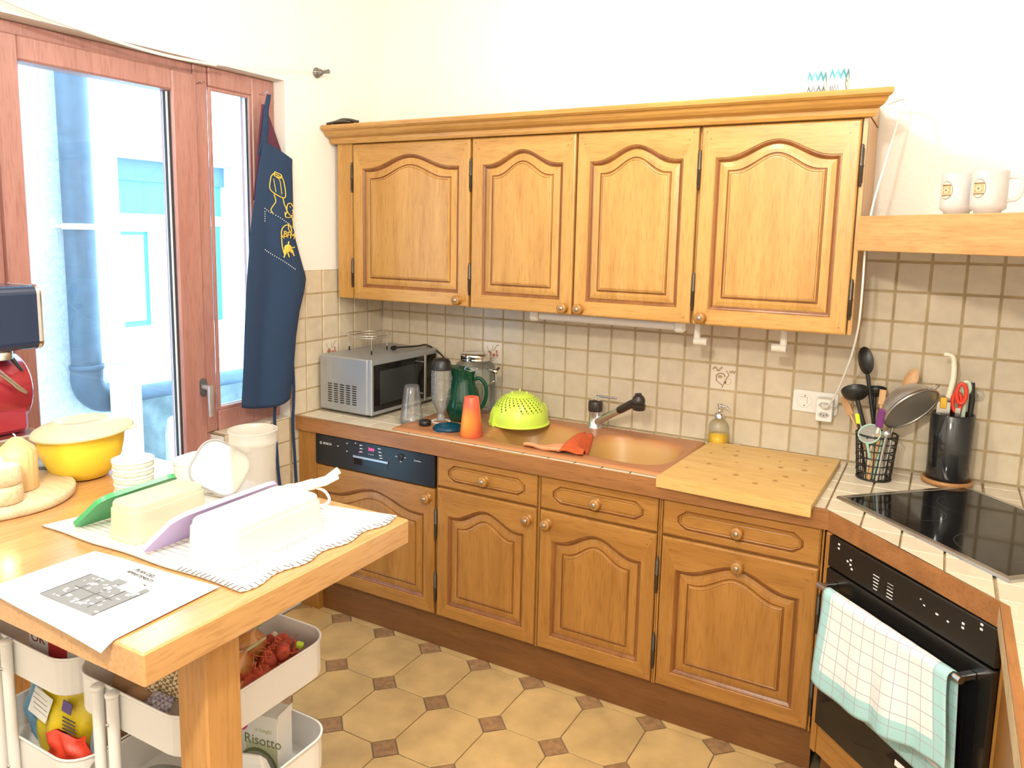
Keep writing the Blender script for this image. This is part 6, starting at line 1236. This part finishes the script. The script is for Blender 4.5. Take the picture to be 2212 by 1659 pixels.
# ---------------- outside: courtyard ----------------
render_w = mat('white_render', (0.78, 0.78, 0.76), 0.9, bump=0.3, bscale=40); pipe_m = mat('grey_drain_pipe', (0.09, 0.115, 0.14), 0.55, var=0.15, vscale=14); stone_m = mat('grey_stone', (0.22, 0.24, 0.22), 0.95, var=0.35, vscale=9, bump=0.8, bscale=25)
tag(obj('courtyard_ground', MB().grid(lambda u, v: (-7+6.7*u, -6+12*v, -0.30+0.03*math.sin(17*u)*math.sin(23*v)), 30, 40), mat('pale_gravel', (0.55, 0.56, 0.55), 0.95, var=0.3, vscale=6)), 'pale ground of the courtyard beyond the balcony door', 'ground')['kind'] = 'structure'
tag(obj('rough_wall', MB().box(-1.60, -1.36, -3.2, -0.40, -0.4, 3.6), plaster_rough), 'rough plastered wall behind the drain pipe outside', 'wall')['kind'] = 'structure'
pp_ = thing('drain_pipe', 'dark vertical drain pipe with an elbow outside the balcony door', 'pipe', (-1.28, -0.665, 0.0))
obj('upright', MB().tube([(0, 0, 0.84), (0, 0, 3.4)], 0.067, 22), pipe_m, pp_); obj('elbow', MB().tube(spline([(0, 0, 0.92), (0, 0.0, 0.83), (-0.005, 0.05, 0.765), (-0.01, 0.14, 0.742), (-0.01, 0.22, 0.740)], 6), 0.071, 22), pipe_m, pp_); obj('collar', MB().lathe([(0.071, 0.905), (0.076, 0.908), (0.076, 0.928), (0.070, 0.931)], n=24), pipe_m, pp_)
obj('wall_clamp', MB().lathe([(0.070, 1.575), (0.074, 1.576), (0.074, 1.602), (0.070, 1.603)], n=24).box(-0.078, 0.0, -0.008, 0.008, 1.58, 1.60).box(-0.075, 0.075, -0.072, -0.05, 1.582, 1.596), mat('clamp_white', (0.8, 0.8, 0.8), 0.5), pp_)
tag(obj('ground_pipe', MB().tube([(-1.29, -0.44, 0.74), (-1.30, 0.25, 0.73), (-1.32, 1.6, 0.70)], 0.040, 18), pipe_m), 'long grey pipe running level to the right of the drain elbow', 'pipe')
tag(obj('low_stone_wall', MB().grid(lambda u, v: (-1.42-0.02*math.sin(9*u)+0.05*v*0-0.04*(1-v)*0+0.015*math.sin(31*u+17*v), -0.40+2.4*u, -0.32+1.02*v+0.01*math.sin(21*u)), 60, 20), stone_m), 'low grey stone wall under the level pipe outside', 'wall')['kind'] = 'structure'
tag(obj('white_post', MB().prism([(-1.20, -0.605), (-1.20, -0.505), (-1.10, -0.505), (-1.10, -0.605)], -0.3, 0.94, 0.006).box(-1.21, -1.09, -0.615, -0.495, 0.94, 0.975, 0.004), render_w), 'white square post crossing the grey pipe outside', 'post')
tag(obj('white_barrel', MB().lathe([(0.11, -0.30), (0.125, -0.27), (0.125, 0.52), (0.11, 0.60), (0.04, 0.615), (1e-6, 0.615)], (-1.12, -0.215, 0.0), 32), mat('barrel_white', (0.78, 0.80, 0.80), 0.4)), 'white round barrel outside beside the door frame', 'barrel')
bd_ = thing('neighbour_house', 'white neighbouring house with two rows of windows beyond the courtyard', 'building', (-4.0, 1.9, -0.3)); by = lambda y: y-1.9; bz = lambda z: z+0.3
wins = [(1.28, 2.62, 1.66, 2.20), (1.28, 1.78, 0.64, 1.60), (2.34, 2.60, 0.62, 1.66), (2.02, 2.10, 0.64, 1.60)][:3]
wl2 = MB(); ysp = sorted({-1.5, 5.5}|{w[0] for w in wins}|{w[1] for w in wins}); zsp = sorted({-0.3, 4.2}|{w[2] for w in wins}|{w[3] for w in wins})
for a, b in zip(ysp, ysp[1:]):
    for c, d in zip(zsp, zsp[1:]):
        if not any(w[0] <= a and b <= w[1] and w[2] <= c and d <= w[3] for w in wins): wl2.box(-0.25, 0, by(a), by(b), bz(c), bz(d))
obj('wall', wl2, render_w, bd_)
teal_g = mat('teal_window_glass', (0.10, 0.30, 0.34), 0.15); wf = mat('white_frame', (0.78, 0.80, 0.80), 0.5); bl_m = mat('blue_grey_blind', (0.10, 0.15, 0.20), 0.5)
for k, (a, b, c, d) in enumerate(wins):
    f = obj('window', MB().box(-0.16, -0.10, by(a), by(a)+0.05, bz(c), bz(d)).box(-0.16, -0.10, by(b)-0.05, by(b), bz(c), bz(d)).box(-0.16, -0.10, by(a)+0.05, by(b)-0.05, bz(c), bz(c)+0.05).box(-0.16, -0.10, by(a)+0.05, by(b)-0.05, bz(d)-0.05, bz(d)), wf, bd_)
    obj('pane', MB().box(-0.145, -0.125, by(a)+0.04, by(b)-0.04, bz(c)+0.04, bz(d)-0.04), teal_g, f)
    if k == 0: obj('blind', MB().box(-0.115, -0.098, by(a)+0.02, by(b)-0.02, bz(d)-0.20, bz(d)-0.01), bl_m, f)
    if k == 1: obj('curtain', MB().box(-0.12, -0.112, by(a)+0.05, by(b)-0.10, bz(c)+0.10, bz(d)-0.08), wf, f)
